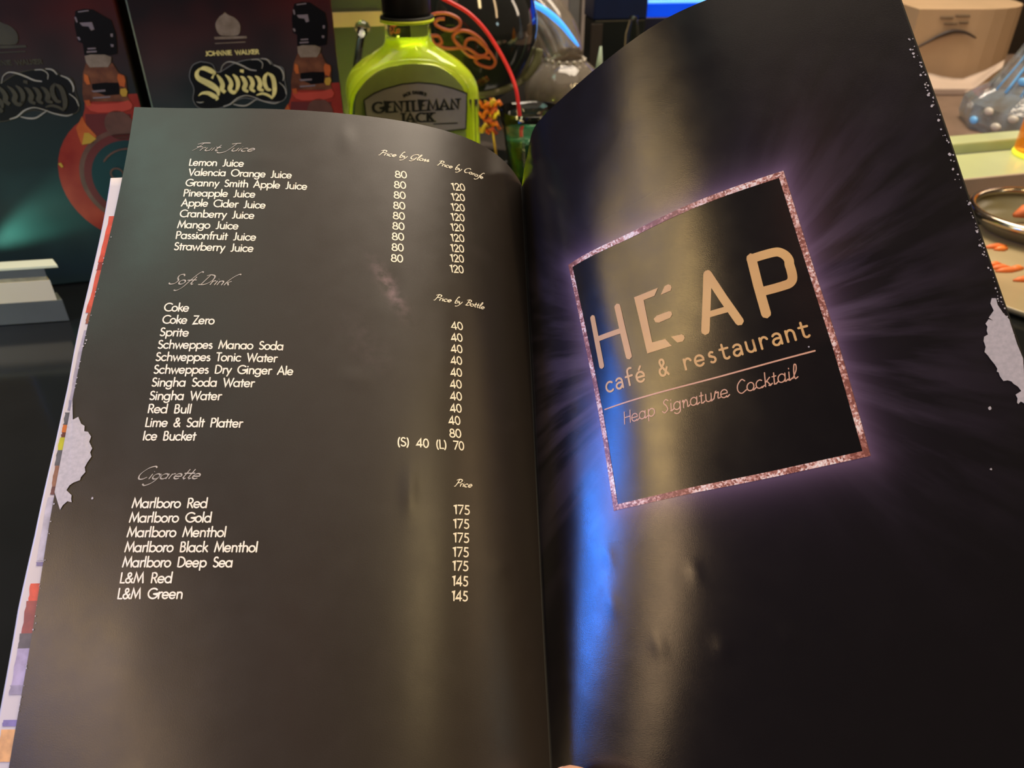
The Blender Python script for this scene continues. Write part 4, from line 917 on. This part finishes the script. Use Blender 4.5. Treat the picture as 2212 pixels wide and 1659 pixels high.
def bend(x, y): a = R(118) - R(56) * x; r = rr_ * (1 + y * .9); return (ca[0] + r * math.cos(a), ca[1] + r * math.sin(a))
V, Fc = ribbons([[bend(x, y) for x, y in s] for s in S], .00075); mesh('label_arc_lettering', [(p[0], yf - .0026, p[1]) for p in V], Fc, M_lblk, lb)
V, Fc = ribbons([[gl(840, 948), gl(1020, 940)]], .0009); mesh('label_rule', [(p[0], yf - .0026, p[1]) for p in V], Fc, M_lblk, lb)
# ------------------------------------------------------------------ dark balloon goblet with red neon reflections modelled as script
M_dkglass = mat('black_smoked_glass', (.012, .014, .014), .06, c2=(.009, .010, .010), coat=1)
M_script_refl = mat('salmon_script_reflection', (.48, .10, .055), .4, c2=(.36, .07, .04), scale=80)  # neon script reflection in the glass, modelled as coloured loops
M_clear = mat('clear_glass', (.93, .95, .92), .03, trans=1, ior=1.45, c2=(.9, .93, .9))
M_olivegl = mat('olive_glass', (.40, .42, .25), .12, trans=.6, c2=(.34, .36, .20))
M_redtube = mat('red_tube', (.62, .03, .03), .3, c2=(.45, .02, .02), emit=(.8, .02, .03), es=.18)
gc = at_y(995, 60, .86); gr = .079
gob = empty('balloon_goblet', (gc.x, gc.y, 0), label='black smoked balloon glass with curly red script reflections modelled on it behind the green bottle', cat='glass')
zb = gc.z - gr
pr = [(1e-7, 0), (.040, .0005), (.041, .002), (.012, .005), (.0055, .012), (.0045, zb - .02), (.007, zb - .006)] + [(gr * math.sin(R(a)), gc.z - gr * math.cos(R(a))) for a in range(12, 150, 6)]
lathe('bowl', pr, M_dkglass, gob, n=64)
def on_ball(px, py, c, r):
    d = ray(px, py).normalized(); oc = C0 - c; b = oc.dot(d); q = b * b - (oc.length_squared - r * r)
    return C0 + d * (-b - math.sqrt(max(q, 0)))
def g2(P): return [(700 + x / 3.568, y / 3.568) for x, y in P]
loops = [[(800, 130), (870, 105), (960, 108), (1040, 150), (1045, 200), (980, 235), (900, 215), (855, 180), (880, 150), (930, 145)],
         [(820, 275), (880, 280), (905, 330), (860, 345), (830, 300)], [(860, 350), (960, 375), (1090, 370), (1200, 430), (1260, 400), (1220, 320), (1130, 250), (1040, 240), (995, 290), (1050, 360), (1120, 430), (1190, 440)],
         [(1080, 370), (1100, 310), (1160, 300), (1230, 350), (1290, 420), (1320, 480), (1280, 520), (1200, 500), (1165, 460), (1220, 440), (1280, 450)]]
for L in loops:
    pts = [on_ball(px, py, gc, gr) for px, py in [tuple(p) for p in smooth_path(g2(L), 6)]]
    o = tube('script_reflection_loop', [p - Vector((gc.x, gc.y, 0)) for p in pts], .0017, M_script_refl, gob, n=6)
band = [on_ball(px, py, gc, gr * 1.0) for px, py in [tuple(p) for p in smooth_path([(1000, 206), (1050, 203), (1100, 188), (1135, 166), (1158, 135), (1165, 105)], 5)]]
tube('foot_band', [p - Vector((gc.x, gc.y, 0)) for p in band], .0045, M_olivegl, gob, n=10)
# ------------------------------------------------------------------ green cocktail with the long red tube
M_drink = mat('dark_green_drink', (.03, .16, .09), .12, trans=.35, ior=1.34, c2=(.008, .04, .025), scale=60)
M_greengl = mat('pale_green_glass', (.72, .86, .66), .04, trans=1, c2=(.68, .82, .60))
tc_ = at_y(1148, 235, .70); ck = empty('cocktail_glass', (tc_.x, tc_.y, 0), label='small tapered glass of dark green drink right of the lime bottle', cat='glass')
zr = tc_.z; rr = .029
outer = [(.017, 0), (.0185, .002), (.019, .012), (.022, zr * .5), (.026, zr * .85), (rr, zr)]
lathe('glass', shell(outer, .0018, .008), M_greengl, ck, n=48)
lathe('drink', [(1e-7, .0085), (.0165, .0085), (.0198, zr * .5), (.0225, zr * .72), (1e-7, zr * .72)], M_drink, ck, n=40)
path = [at_y(px, py, y) for px, py, y in [(905, -40, .74), (940, -12, .735), (975, 6, .73), (1012, 28, .725), (1046, 62, .72), (1075, 105, .715), (1099, 150, .71), (1114, 190, .703), (1121, 235, .70), (1126, 290, .70), (1129, 340, .70)]]
tube('red_drinking_tube', [Vector(p) for p in smooth_path(path, 5)], .0017, M_redtube, None, n=8, label='long thin red tube arching into the green drink', cat='straw')
# ------------------------------------------------------------------ peel garnish beside it
M_peelo = mat('orange_peel', (.80, .22, .03), .4, c2=(.6, .10, .02), scale=60); M_peely = mat('yellow_peel', (.85, .60, .10), .4, c2=(.7, .4, .05), scale=60); M_peelr = mat('red_peel', (.62, .10, .05), .4)
gd = at_z(1075, 345, .012); dish = empty('garnish_dish', (gd.x, gd.y, 0), label='little dish of orange, yellow and red peel twists between lime bottle and green drink', cat='dish')
lathe('dish', [(1e-7, 0), (.016, 0), (.022, .016), (.0205, .016), (.015, .003), (1e-7, .003)], M_dkglass, dish, n=32)
rnd = random.Random(3)
for i, (px, py) in enumerate([(1050, 228), (1062, 222), (1066, 240), (1048, 245), (1072, 248), (1055, 262), (1068, 268), (1046, 275), (1060, 282), (1074, 224)]):
    p = at_y(px, py, gd.y); q = []
    a = rnd.uniform(-.5, .9)
    for k in range(9):
        t = (k / 8 - .5); q.append(p - dish.location + Vector((math.cos(a) * t * .014, .004 * math.sin(k), math.sin(a) * t * .014 + .0035 * math.cos(k * 1.3))))
    q = [q[0] * 1.0] + q
    tube('peel_twist', q[1:], [.0012, .0018, .002, .0022, .0022, .002, .0018, .0016, .001], (M_peelo, M_peely, M_peelr)[i % 3], dish, n=6)
tube('pick', [Vector((0, 0, .004)), at_y(1058, 240, gd.y) - dish.location], .0012, M_peely, dish, n=6)
# ------------------------------------------------------------------ fluted swan-neck decanter
M_smoke = mat('smoked_crystal', (.62, .54, .45), .06, trans=.75, ior=1.5, c2=(.42, .35, .28), scale=40)
M_bluerefl = mat('blue_reflection_glow', (.10, .50, 1), .1, emit=(.08, .42, 1), es=.8, trans=.3)
M_pearl = mat('clear_bead', (.85, .78, .66), .08, trans=.4)
dc = at_y(1222, 128, .98); dec = empty('swan_neck_decanter', (dc.x, dc.y, 0), label='smoked crystal decanter with fluted bent neck and beaded collar', cat='decanter')
lathe('body', [(1e-7, 0), (.033, 0), (.038, .004), (.047, dc.z * .35), (.049, dc.z * .55), (.042, dc.z * .78), (.029, dc.z * .93), (.0215, dc.z)], M_smoke, dec, n=48, flute=lambda h, a: .02 * math.cos(16 * a))
npth = [at_y(px, py, .98 + .012 * k) - Vector((dc.x, dc.y, 0)) for k, (px, py) in enumerate([(1222, 130), (1212, 100), (1196, 66), (1172, 34), (1142, 4), (1108, -24), (1070, -50), (1030, -72)])]
np_s = [Vector(p) for p in smooth_path(npth, 5)]
nr = np.interp(np.linspace(0, 1, len(np_s)), [0, .2, .5, 1], [.0210, .025, .027, .029])
nk = tube('neck', np_s, nr, M_smoke, dec, n=36)
for v_ in nk.data.vertices:
    i, q = divmod(v_.index, 36); c_ = np_s[i]; v_.co = c_ + (v_.co - c_) * (1 + .055 * math.cos(12 * 2 * math.pi * q / 36))
refl_pts = [at_y(px, py, .96) - Vector((dc.x, dc.y, 0)) for px, py in [tuple(p) for p in smooth_path([(1118, -20), (1146, 4), (1180, 24), (1212, 52), (1236, 82), (1250, 100)], 4)]]
tube('blue_reflection_arc', refl_pts, np.interp(np.linspace(0, 1, len(refl_pts)), [0, .5, .9, 1], [.003, .0036, .0018, .0008]), M_bluerefl, dec, n=8)  # blue lamp reflection along the neck, built as a glowing strip
tr2 = [at_y(px, py, .95) - Vector((dc.x, dc.y, 0)) for px, py in [tuple(p) for p in smooth_path([(1060, -10), (1090, 30), (1120, 62), (1140, 78), (1150, 98)], 4)]]
tube('red_trim', tr2, .0022, M_peelr, dec, n=8)
b0 = None
for k, (rad_, z_) in enumerate([(.023, dc.z + .0), (.0265, dc.z - .006)]):
    for i in range(16):
        a = 2 * math.pi * (i + .5 * k) / 16; p = (rad_ * math.cos(a), rad_ * math.sin(a), z_)
        if b0 is None:
            bm = bmesh.new(); bmesh.ops.create_icosphere(bm, subdivisions=2, radius=.0021); b0 = from_bm('bead', bm, M_pearl, dec, smooth=True); b0.location = p
        else:
            b = b0.copy(); col.objects.link(b); b.parent = dec; b.location = p
# ------------------------------------------------------------------ upright panel, stirrers, chair, dark case, blue light box
M_panel = mat('dark_grey_panel', (.10, .105, .09), .3, c2=(.08, .085, .07), scale=4)
M_edge = mat('pale_panel_edge', (.36, .34, .24), .3); M_tanband = mat('tan_panel_band', (.70, .48, .34), .5)
pp = at_y(727, 240, .73); pa = empty('table_display_panel', (pp.x, pp.y, 0), R(12), label='dark upright panel with tan band and pale edge, between carton and lime bottle', cat='display board')
box('board', 0, .066, 0, .006, 0, .245, M_panel, pa, bevel=.0006)
zt, zb2 = at_y(760, 24, .74).z, at_y(760, 56, .74).z
box('tan_band', .002, .064, -.001, .001, zb2, zt, M_tanband, pa, bevel=0)
box('pale_edge', -.0022, 0, -.002, .007, 0, .245, M_edge, pa, bevel=.0004)
box('foot', .0, .066, -.02, .03, 0, .003, M_panel, pa)
p0, p1 = at_y(783, 60, .70), at_y(772, 130, .70)
st_ = empty('glass_stirrer', (p1.x, p1.y, 0), label='clear glass stirrer standing left of the lime bottle neck', cat='stirrer')
q0 = p1 + (p1 - p0) * (p1.z / (p0.z - p1.z))
tube('rod', [Vector((q0.x, q0.y, .0)) - st_.location, p0 - st_.location], .0030, M_clear, st_, n=10)
tube('knob', [p0 - st_.location + Vector((0, 0, d)) for d in (-.006, -.003, 0, .004, .006)], [.003, .0062, .0072, .005, .001], M_clear, st_, n=14)
p0, p1 = at_y(1298, 100, .86), at_y(1294, 150, .86)
s2 = empty('glass_spike', (p1.x, p1.y, 0), label='thin pale glass spike right of the decanter, in front of the dark case', cat='stirrer')
q0 = p1 + (p1 - p0) * (p1.z / (p0.z - p1.z))
tube('spike', [Vector((q0.x, q0.y, 0)) - s2.location, p1 - s2.location, p0 - s2.location], [.005, .0042, .0012], mat('pale_green_glass_spike', (.5, .62, .5), .1, trans=.3), s2, n=10)
M_post = mat('grey_chair_post', (.14, .135, .115), .5); M_postt = mat('tan_chair_post', (.34, .28, .22), .5)
cx0, cx1 = at_y(1238, 60, 1.75), at_y(1264, 60, 1.75)
ch_ = empty('chair', (cx0.x, 1.75, FZ), label='grey and tan chair beyond the table behind the decanter', cat='chair')
for x_, w_, m_ in ((cx0.x, .012, M_post), (cx1.x, .010, M_postt), (cx0.x - .36, .012, M_post)):
    box('post', x_ - w_ - cx0.x, x_ + w_ - cx0.x, -.012, .012, 0, 1.15, m_, ch_, bevel=.003)
box('back_rail', -.36, 0, -.008, .008, .96, 1.02, M_postt, ch_, bevel=.003)
box('back_rail', -.36, 0, -.008, .008, .78, .84, M_postt, ch_, bevel=.003)
box('seat', -.38, .04, -.02, .40, .44, .48, M_postt, ch_, bevel=.006)
for x_ in (-.36, .02): box('leg', x_ - .012, x_ + .012, .36, .384, 0, .44, M_post, ch_)
M_case = mat('black_case', (.006, .010, .011), .35); M_caseside = mat('brown_case_side', (.045, .035, .03), .5)
cp = at_z(1275, 290, 0); cs = empty('dark_case', (at_y(1275, 200, 1.12).x, 1.12, 0), R(10), label='black upright case left of the blue light box', cat='box')
zc_ = at_y(1320, 44, 1.12).z
box('case_body', 0, .072, 0, .05, 0, zc_, M_case, cs, bevel=.002); box('case_lid', -.001, .073, -.001, .051, zc_, zc_ + .03, mat('navy_case_lid', (.006, .016, .07), .3), cs, bevel=.002)
box('side_strip', -.004, .012, -.0025, -.0005, 0, zc_ - .004, M_caseside, cs, bevel=.0004)
M_bluelit = mat('blue_lit_acrylic', (.0, .06, .7), .2, emit=(.0, .055, .75), es=.85); M_bluetop = mat('pale_blue_lit_rim', (.2, .6, 1), .2, emit=(.12, .42, 1), es=1.2); M_navy = mat('navy_acrylic', (.012, .016, .05), .2)
bp_ = at_y(1393, 38, 1.14); bb = empty('blue_light_box', (bp_.x, 1.14, 0), R(6), label='glowing blue acrylic light box behind the top of the menu', cat='lamp')
z1, z2 = bp_.z, at_y(1393, 8, 1.14).z
box('navy_base', -.002, .16, 0, .07, 0, z1, M_navy, bb); box('lit_block', 0, .158, .002, .07, z1, z2, M_bluelit, bb); box('lit_rim', 0, .158, 0, .072, z2, z2 + .004, M_bluetop, bb, bevel=.0012)
box('lit_lid', .002, .156, .002, .07, z2 + .004, z2 + .06, M_bluelit, bb)
box('chrome_stud', .055, .066, -.003, 0, z1 - .003, z1 + .002, mat('chrome', (.7, .68, .65), .15, metal=1), bb)
cg = at_y(1366, 75, 1.0); g3 = empty('clear_glass_vial', (cg.x, 1.0, 0), label='slim clear green-tinted vial between dark case and blue light box', cat='vial')
lathe('vial', [(1e-7, 0), (.008, 0), (.009, .01), (.009, .10), (.005, .115), (.005, .12), (1e-7, .12)], M_greengl, g3, n=20)
# ------------------------------------------------------------------ right-hand side of the table
M_mat_ = mat('brown_leather', (.20, .13, .09), .5, c2=(.16, .105, .07), scale=30, bump=.1)
mp = empty('placemat', (.75, .95, 0), R(12), label='brown leather mat on the table at the right, under the ledge and bag', cat='placemat')
box('mat', -.36, .55, -.20, .45, .0005, .003, M_mat_, mp, bevel=.0008)
rl = at_z(2092, 424, .003); l2 = empty('lit_ledge', tuple(rl), YAW, label='illuminated cream display ledge at the right edge holding the amber bottle', cat='display stand')
M_lit2 = mat('lime_lit_ledge_top', (.42, .44, .23), .3, c2=(.38, .39, .21), scale=14, emit=(.72, .95, .25), es=.10)
M_cream2 = mat('cream_ledge_front', (.40, .31, .23), .4, c2=(.36, .28, .20), scale=20)
box('ledge_front', -.03, .22, 0, .003, 0, .017, M_cream2, l2); box('ledge_top', -.03, .22, .003, .070, 0, .0165, M_lit2, l2, bevel=.002)
box('groove', .006, .22, .070, .082, 0, .013, M_greyface, l2); box('back_rail', .010, .22, .082, .108, 0, .024, M_lit2, l2, bevel=.002)
M_amberg = mat('amber_glass', (1, .42, .03), .05, trans=.7, ior=1.4, c2=(.9, .3, .02), scale=30, emit=(1, .35, .0), es=.12)
M_yel = mat('yellow_lit_base', (.9, .85, .05), .3, emit=(.9, .9, .05), es=.5)
ap = at_z(2262, 338, .0195); ab = empty('amber_bottle', tuple(ap), label='glowing amber bottle cut off by the right edge, on the lit ledge', cat='bottle')
lathe('bottle_glass', [(1e-7, .004), (.030, .004), (.0315, .007), (.031, .05), (.026, .075), (.012, .10), (.010, .13), (1e-7, .13)], M_amberg, ab)
lathe('lit_base', [(1e-7, 0), (.031, 0), (.0325, .002), (.031, .005), (1e-7, .005)], M_yel, ab)
lathe('cap', [(.0105, .118), (.0118, .12), (.0118, .138), (1e-7, .139)], M_capblk, ab, n=24)
M_crys = mat('blue_tinged_crystal', (.72, .84, .95), .04, trans=.85, ior=1.52, c2=(.55, .52, .45), scale=60, bump=.6, bscale=90)
M_blueglint = mat('blue_glint_glow', (.16, .38, .60), .15, emit=(.10, .34, .70), es=.25)  # blue glints on the crystal, put in as emissive colour
kp = at_z(2268, 276, .003); kb = empty('crystal_decanter', tuple(kp), label='cone-shaped crystal decanter with blue glints modelled on its edges behind the right ledge', cat='decanter')
kpr = [(.0905, 0), (.094, .006), (.093, .024), (.088, .030), (.073, .040), (.068, .050), (.056, .074), (.046, .10), (.037, .128), (.030, .16), (.020, .19), (.018, .21)]
kpr = [(a * 1.09, b * 1.0 + (.004 if b else 0)) for a, b in kpr]
kb_ = lathe('crystal_body', [(1e-7, 0)] + kpr + [(1e-7, .21)], M_crys, kb, n=12, flute=lambda h, a: 0); kb_.data.polygons.foreach_set('use_smooth', [False] * len(kb_.data.polygons))
lathe('stopper', [(1e-7, .21), (.016, .212), (.024, .23), (.02, .25), (1e-7, .258)], M_crys, kb, n=10)
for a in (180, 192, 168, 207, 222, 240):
    tube('edge_glint', [Vector((r_ * math.cos(R(a)) * 1.005, r_ * math.sin(R(a)) * 1.005, h)) for r_, h in kpr[4:]], .0010 if a != 192 else .0016, M_blueglint if a in (180, 192, 207) else M_crys, kb, n=6)
for i, (a, h) in enumerate([(186, .012), (196, .026), (205, .012), (214, .024), (224, .010), (233, .022), (243, .012), (252, .024), (200, .058), (212, .062), (224, .058), (236, .063), (248, .058)]):
    r_ = float(np.interp(h, [q[1] for q in kpr], [q[0] for q in kpr]))
    bm = bmesh.new(); bmesh.ops.create_icosphere(bm, subdivisions=2, radius=.0065); bmesh.ops.scale(bm, vec=(.5, 1, .7), verts=bm.verts); bmesh.ops.rotate(bm, matrix=Matrix.Rotation(R(a), 3, 'Z'), verts=bm.verts)
    o = from_bm('cut_lens', bm, M_blueglint if i in (0, 8) else M_pearl, kb, smooth=True); o.location = (r_ * math.cos(R(a)), r_ * math.sin(R(a)), h)
M_chrome = mat('polished_steel', (.55, .48, .38), .16, metal=1, c2=(.45, .38, .30), scale=20)
M_ash = mat('olive_dish_floor', (.14, .12, .06), .35); M_ember = mat('orange_reflection_colour', (.75, .18, .04), .5)
ac = at_z(2244, 500, 0); at_ = empty('steel_dish', tuple(ac), label='polished steel dish with orange piece at the right edge', cat='dish')
lathe('dish', [(1e-7, .001), (.040, .001), (.048, .006), (.056, .016), (.0575, .015), (.050, .004), (.042, 0), (1e-7, 0)], M_ash, at_, n=56)
tube('rim', [Vector((.0565 * math.cos(2 * math.pi * i / 56), .0565 * math.sin(2 * math.pi * i / 56), .0165)) for i in range(56)], .0036, M_chrome, at_, n=12, cyc=True)
tube('orange_piece', [Vector((-.018 + .01 * i, .012 + .004 * math.sin(i * 1.4), .010 + .002 * i)) for i in range(6)], [.002, .006, .008, .008, .006, .002], M_ember, at_, n=10)
M_tray = mat('brass_tray', (.42, .34, .19), .3, c2=(.34, .27, .15), scale=12)
tp = at_z(2310, 602, 0); tr = empty('round_tray', tuple(tp), label='round pale brass tray with modelled orange reflections at the right edge', cat='tray')
lathe('tray', [(1e-7, .001), (.092, .001), (.097, .006), (.099, .0055), (.094, 0), (1e-7, 0)], M_tray, tr, n=72)
for i, (px, py) in enumerate([(2148, 572), (2160, 578), (2176, 584), (2196, 580), (2210, 604), (2150, 533), (2162, 538)]):
    p = at_z(px, py, .0018) - tr.location; L = .012 + .004 * (i % 3)
    tube('orange_reflection', [p + Vector((t * L, t * L * .15, 0)) for t in (-.5, -.2, .1, .5)], [.0006, .0024, .003, .0008], M_ember if i % 3 else M_peelo, tr, n=8)  # orange reflections in the tray, modelled as coloured slivers
# bag, napkin, cloths
M_kraft = mat('tan_kraft_paper', (.50, .34, .20), .7, c2=(.45, .31, .18), scale=12); M_strap = mat('dark_brown_strap', (.04, .025, .02), .5); M_faint = mat('brown_bag_print', (.18, .12, .07), .7)
kbag = at_y(1953, 150, 1.2); bag = empty('paper_bag', (kbag.x, 1.2, .003), R(0), label='tan rounded paper bag with dark strap and two faint lines of print', cat='bag')
zt = at_y(2000, 20, 1.2).z
xs = lambda px: at_y(px, 90, 1.2).x - kbag.x
w0 = xs(2100); 
prof2 = [(0, 0)] + [(w0 * k / 6, 0) for k in range(1, 7)] + [(w0 + .10 * math.sin(R(a)), .10 * (1 - math.cos(R(a)))) for a in (12, 25, 40, 55, 70, 85)] + [(w0 + .10, .19), (0, .19)]
n_ = len(prof2); vs = [(x, y, 0) for x, y in prof2] + [(x, y, zt - .003) for x, y in prof2]
mesh('bag_body', vs, [tuple(range(n_))[::-1], tuple(range(n_, 2 * n_))] + [(i, (i + 1) % n_, n_ + (i + 1) % n_, n_ + i) for i in range(n_)], M_kraft, bag)
sp2 = [at_y(px, py, 1.197) - bag.location for px, py in [tuple(p) for p in smooth_path([(1955, 118), (1982, 102), (2005, 90), (2030, 77), (2058, 68), (2085, 70), (2108, 82)], 4)]]
tube('strap', sp2, np.interp(np.linspace(0, 1, len(sp2)), [0, .4, .6, 1], [.0012, .002, .0034, .001]), M_strap, bag, n=8)
for row, (xa, xb, ya, am) in enumerate([(2032, 2060, 38, 3), (2065, 2096, 34, 3), (2040, 2068, 51, 2), (2072, 2092, 49, 2)]):
    zz = [at_y(xa + (xb - xa) * k / 18, ya + (am if k % 2 else -am), 1.1985) - bag.location for k in range(19)]
    tube('faint_print', zz, .0009, M_faint, bag, n=4)
M_napkin = mat('pale_napkin', (.52, .40, .31), .8, c2=(.47, .36, .28), scale=10)
def sheet3d(name, rows, m, parent, th=.001, **k):
    h, w_ = len(rows), len(rows[0]); vs = [Vector(p) for r in rows for p in r]; vs += [v + Vector((0, th, th)) for v in vs]; N = h * w_; fs = []
    for j in range(h - 1):
        for i in range(w_ - 1):
            a = j * w_ + i; fs += [(a, a + 1, a + w_ + 1, a + w_), (N + a, N + a + w_, N + a + w_ + 1, N + a + 1)]
    rim = [i for i in range(w_)] + [j * w_ + w_ - 1 for j in range(1, h)] + [(h - 1) * w_ + i for i in range(w_ - 2, -1, -1)] + [j * w_ for j in range(h - 2, 0, -1)]
    for a, b in zip(rim, rim[1:] + rim[:1]): fs.append((a, N + a, N + b, b))
    return mesh(name, vs, fs, m, parent, smooth=True, **k)
nb = at_y(2060, 250, 1.13); nap = empty('folded_napkin', (nb.x, 1.13, .003), label='pale folded napkin leaning in front of the tan bag', cat='napkin')
top = [(1985, 156), (2010, 160), (2035, 166), (2060, 170), (2080, 171), (2105, 162), (2130, 152), (2152, 140), (2171, 130)]
bot = [(1985, 232), (2010, 229), (2035, 224), (2058, 217), (2076, 210), (2100, 196), (2125, 176), (2145, 160), (2166, 146)]
rows = []
for k in range(6):
    t = k / 5; rows.append([at_y(a[0] * (1 - t) + b[0] * t, a[1] * (1 - t) + b[1] * t, 1.17 - .05 * t + .006 * math.sin(i * 1.1 + k)) - nap.location for i, (a, b) in enumerate(zip(top, bot))])
for r_ in rows:
    for q_ in r_: q_.z = max(q_.z, .003)
sheet3d('napkin_fold', rows, M_napkin, nap)
box('napkin_stack', -.09, .03, -.01, .05, 0, .010, M_napkin, nap, bevel=.002)
tube('napkin_crease', [at_y(px, py, 1.116) - nap.location for px, py in [(2035, 240), (2042, 228), (2046, 218)]], .0012, M_faint, nap, n=6)
M_redc = mat('red_cloth', (.62, .012, .02), .7, c2=(.20, .005, .008), scale=14, thr=(.4, .6)); M_palec = mat('pale_blue_grey_cloth', (.36, .38, .42), .7, c2=(.30, .30, .32), scale=8)
def cloth(name, pxa, pxb, y, h, m, lab, fold):
    a, b = at_y(pxa, 10, y).x, at_y(pxb, 10, y).x; o = empty(name, ((a + b) / 2, y, 0), label=lab, cat='cloth')
    n = 14; rows = [[Vector((a + (b - a) * i / n - (a + b) / 2, fold * math.sin(i * 1.25) + .03 * k, [0, .35, .7, 1][k] * h)) for i in range(n + 1)] for k in range(4)]
    sheet3d('cloth_fold', rows, m, o, th=.02); return o
cloth('red_cloth', 1960, 2040, 1.40, .21, M_redc, 'red rolled cloth standing behind the tan paper bag', .006)
cloth('pale_cloth', 2036, 2200, 1.415, .22, M_palec, 'pale blue-grey cloth standing right of the red one', .010)
# ------------------------------------------------------------------ hand holding the foot of the menu
def skin_mat():
    m = mat('skin', (.62, .33, .20), .5, c2=(.55, .27, .17), scale=120); b = m.node_tree.nodes['Principled BSDF']
    b.inputs['Subsurface Weight'].default_value = .15; b.inputs['Subsurface Radius'].default_value = (.004, .0015, .0008); return m
M_skin = skin_mat(); M_nail = mat('fingernail', (.72, .44, .34), .3); M_sleeve = mat('dark_sleeve', (.02, .02, .022), .8)
TU, TV = 8., 291.
tip = Vector(on_sheet(1, [TU], [TV], .0052)[0]); base = Vector(on_sheet(1, [TU + 5], [TV + 14], 0)[0])
print('MENU foot', [tuple(round(c, 3) for c in on_sheet(s, [u], [300.])[0]) for s, u in ((0, 0.), (0, 100.), (0, 205.), (1, 40.), (1, 100.), (1, 205.))], 'tip', tip)
hand = empty('person', (tip.x + .01, -.06, 0), label="hand of a person in a dark sleeve, thumb pressing the foot of the menu", cat='person')
HV, HE, HR = [], [], []
def hv(p, r, par=None):
    HV.append(Vector(p) - hand.location); HR.append(r)
    if par is not None: HE.append((par, len(HV) - 1))
    return len(HV) - 1
wr = Vector((tip.x + .030, -.034, max(.034, tip.z * .5)))
w_ = hv(wr, (.024, .017)); fa = hv(wr + Vector((.012, -.09, .010)), (.029, .024), w_); hv(wr + Vector((.03, -.20, .022)), (.036, .032), fa)
pa1 = hv(wr + Vector((0, .028, -.002)), (.031, .014), w_); pa2 = hv(wr + Vector((0, .055, -.008)), (.034, .0125), pa1)
# thumb on the printed side
t1 = hv(wr + Vector((-.020, .030, .012)), (.0125, .0115), pa1); tj = base + Vector((.004, -.012, .020)); t2 = hv((Vector(tj) + wr + Vector((-.02, .03, .012))) / 2 + Vector((0, 0, .006)), (.0105, .010), t1)
t3 = hv(tj, (.0098, .009), t2); t4 = hv(tip + (Vector(tj) - tip) * .35 + Vector((0, 0, .003)), (.0080, .0068), t3); hv(tip, (.0056, .0048), t4)
# four fingers curl below the menu, on the table
fz = .011
for k, (dx, L, cr) in enumerate([(-.026, 1.0, 0), (-.009, 1.1, .0), (.008, 1.03, 0), (.024, .82, 0)]):
    kn = hv(wr + Vector((dx, .070, -.010)), (.0105, .0095), pa2)
    p1 = hv((wr.x + dx * 1.2, wr.y + .070 + .030 * L, .018), (.0088, .0082), kn); p2 = hv((wr.x + dx * 1.25, wr.y + .070 + .050 * L, fz), (.0080, .0074), p1); hv((wr.x + dx * 1.2, wr.y + .070 + .066 * L, fz - .002), (.0068, .0060), p2)
me = bpy.data.meshes.new('hand'); me.from_pydata(HV, HE, []); me.materials.append(M_skin)
ho = bpy.data.objects.new('hand', me); col.objects.link(ho); ho.parent = hand
sk = ho.modifiers.new('skin', 'SKIN'); sk.use_smooth_shade = True
for i, v in enumerate(me.skin_vertices[0].data if me.skin_vertices else []): v.radius = HR[i]
if not me.skin_vertices:
    bpy.context.view_layer.objects.active = ho; bpy.ops.mesh.customdata_skin_add()
    for i, v in enumerate(me.skin_vertices[0].data): v.radius = HR[i]
me.skin_vertices[0].data[0].use_root = True
sb = ho.modifiers.new('sub', 'SUBSURF'); sb.levels = 2; sb.render_levels = 2
up_ = (Vector(on_sheet(1, [TU], [TV], .01)[0]) - Vector(on_sheet(1, [TU], [TV], 0)[0])).normalized()
bm = bmesh.new(); bmesh.ops.create_icosphere(bm, subdivisions=3, radius=1); bmesh.ops.scale(bm, vec=(.0040, .0056, .0014), verts=bm.verts)
nail = from_bm('thumbnail', bm, M_nail, ho, smooth=True); nail.rotation_euler = up_.to_track_quat('Z', 'Y').to_euler(); nail.location = tip + up_ * .0042 + (Vector(tj) - tip) * .12 - hand.location
slv = [Vector(p) - hand.location for p in (wr + Vector((.010, -.075, .008)), wr + Vector((.02, -.14, .015)), wr + Vector((.033, -.23, .024)))]
tube('sleeve', slv, [.034, .039, .044], M_sleeve, hand, n=28)
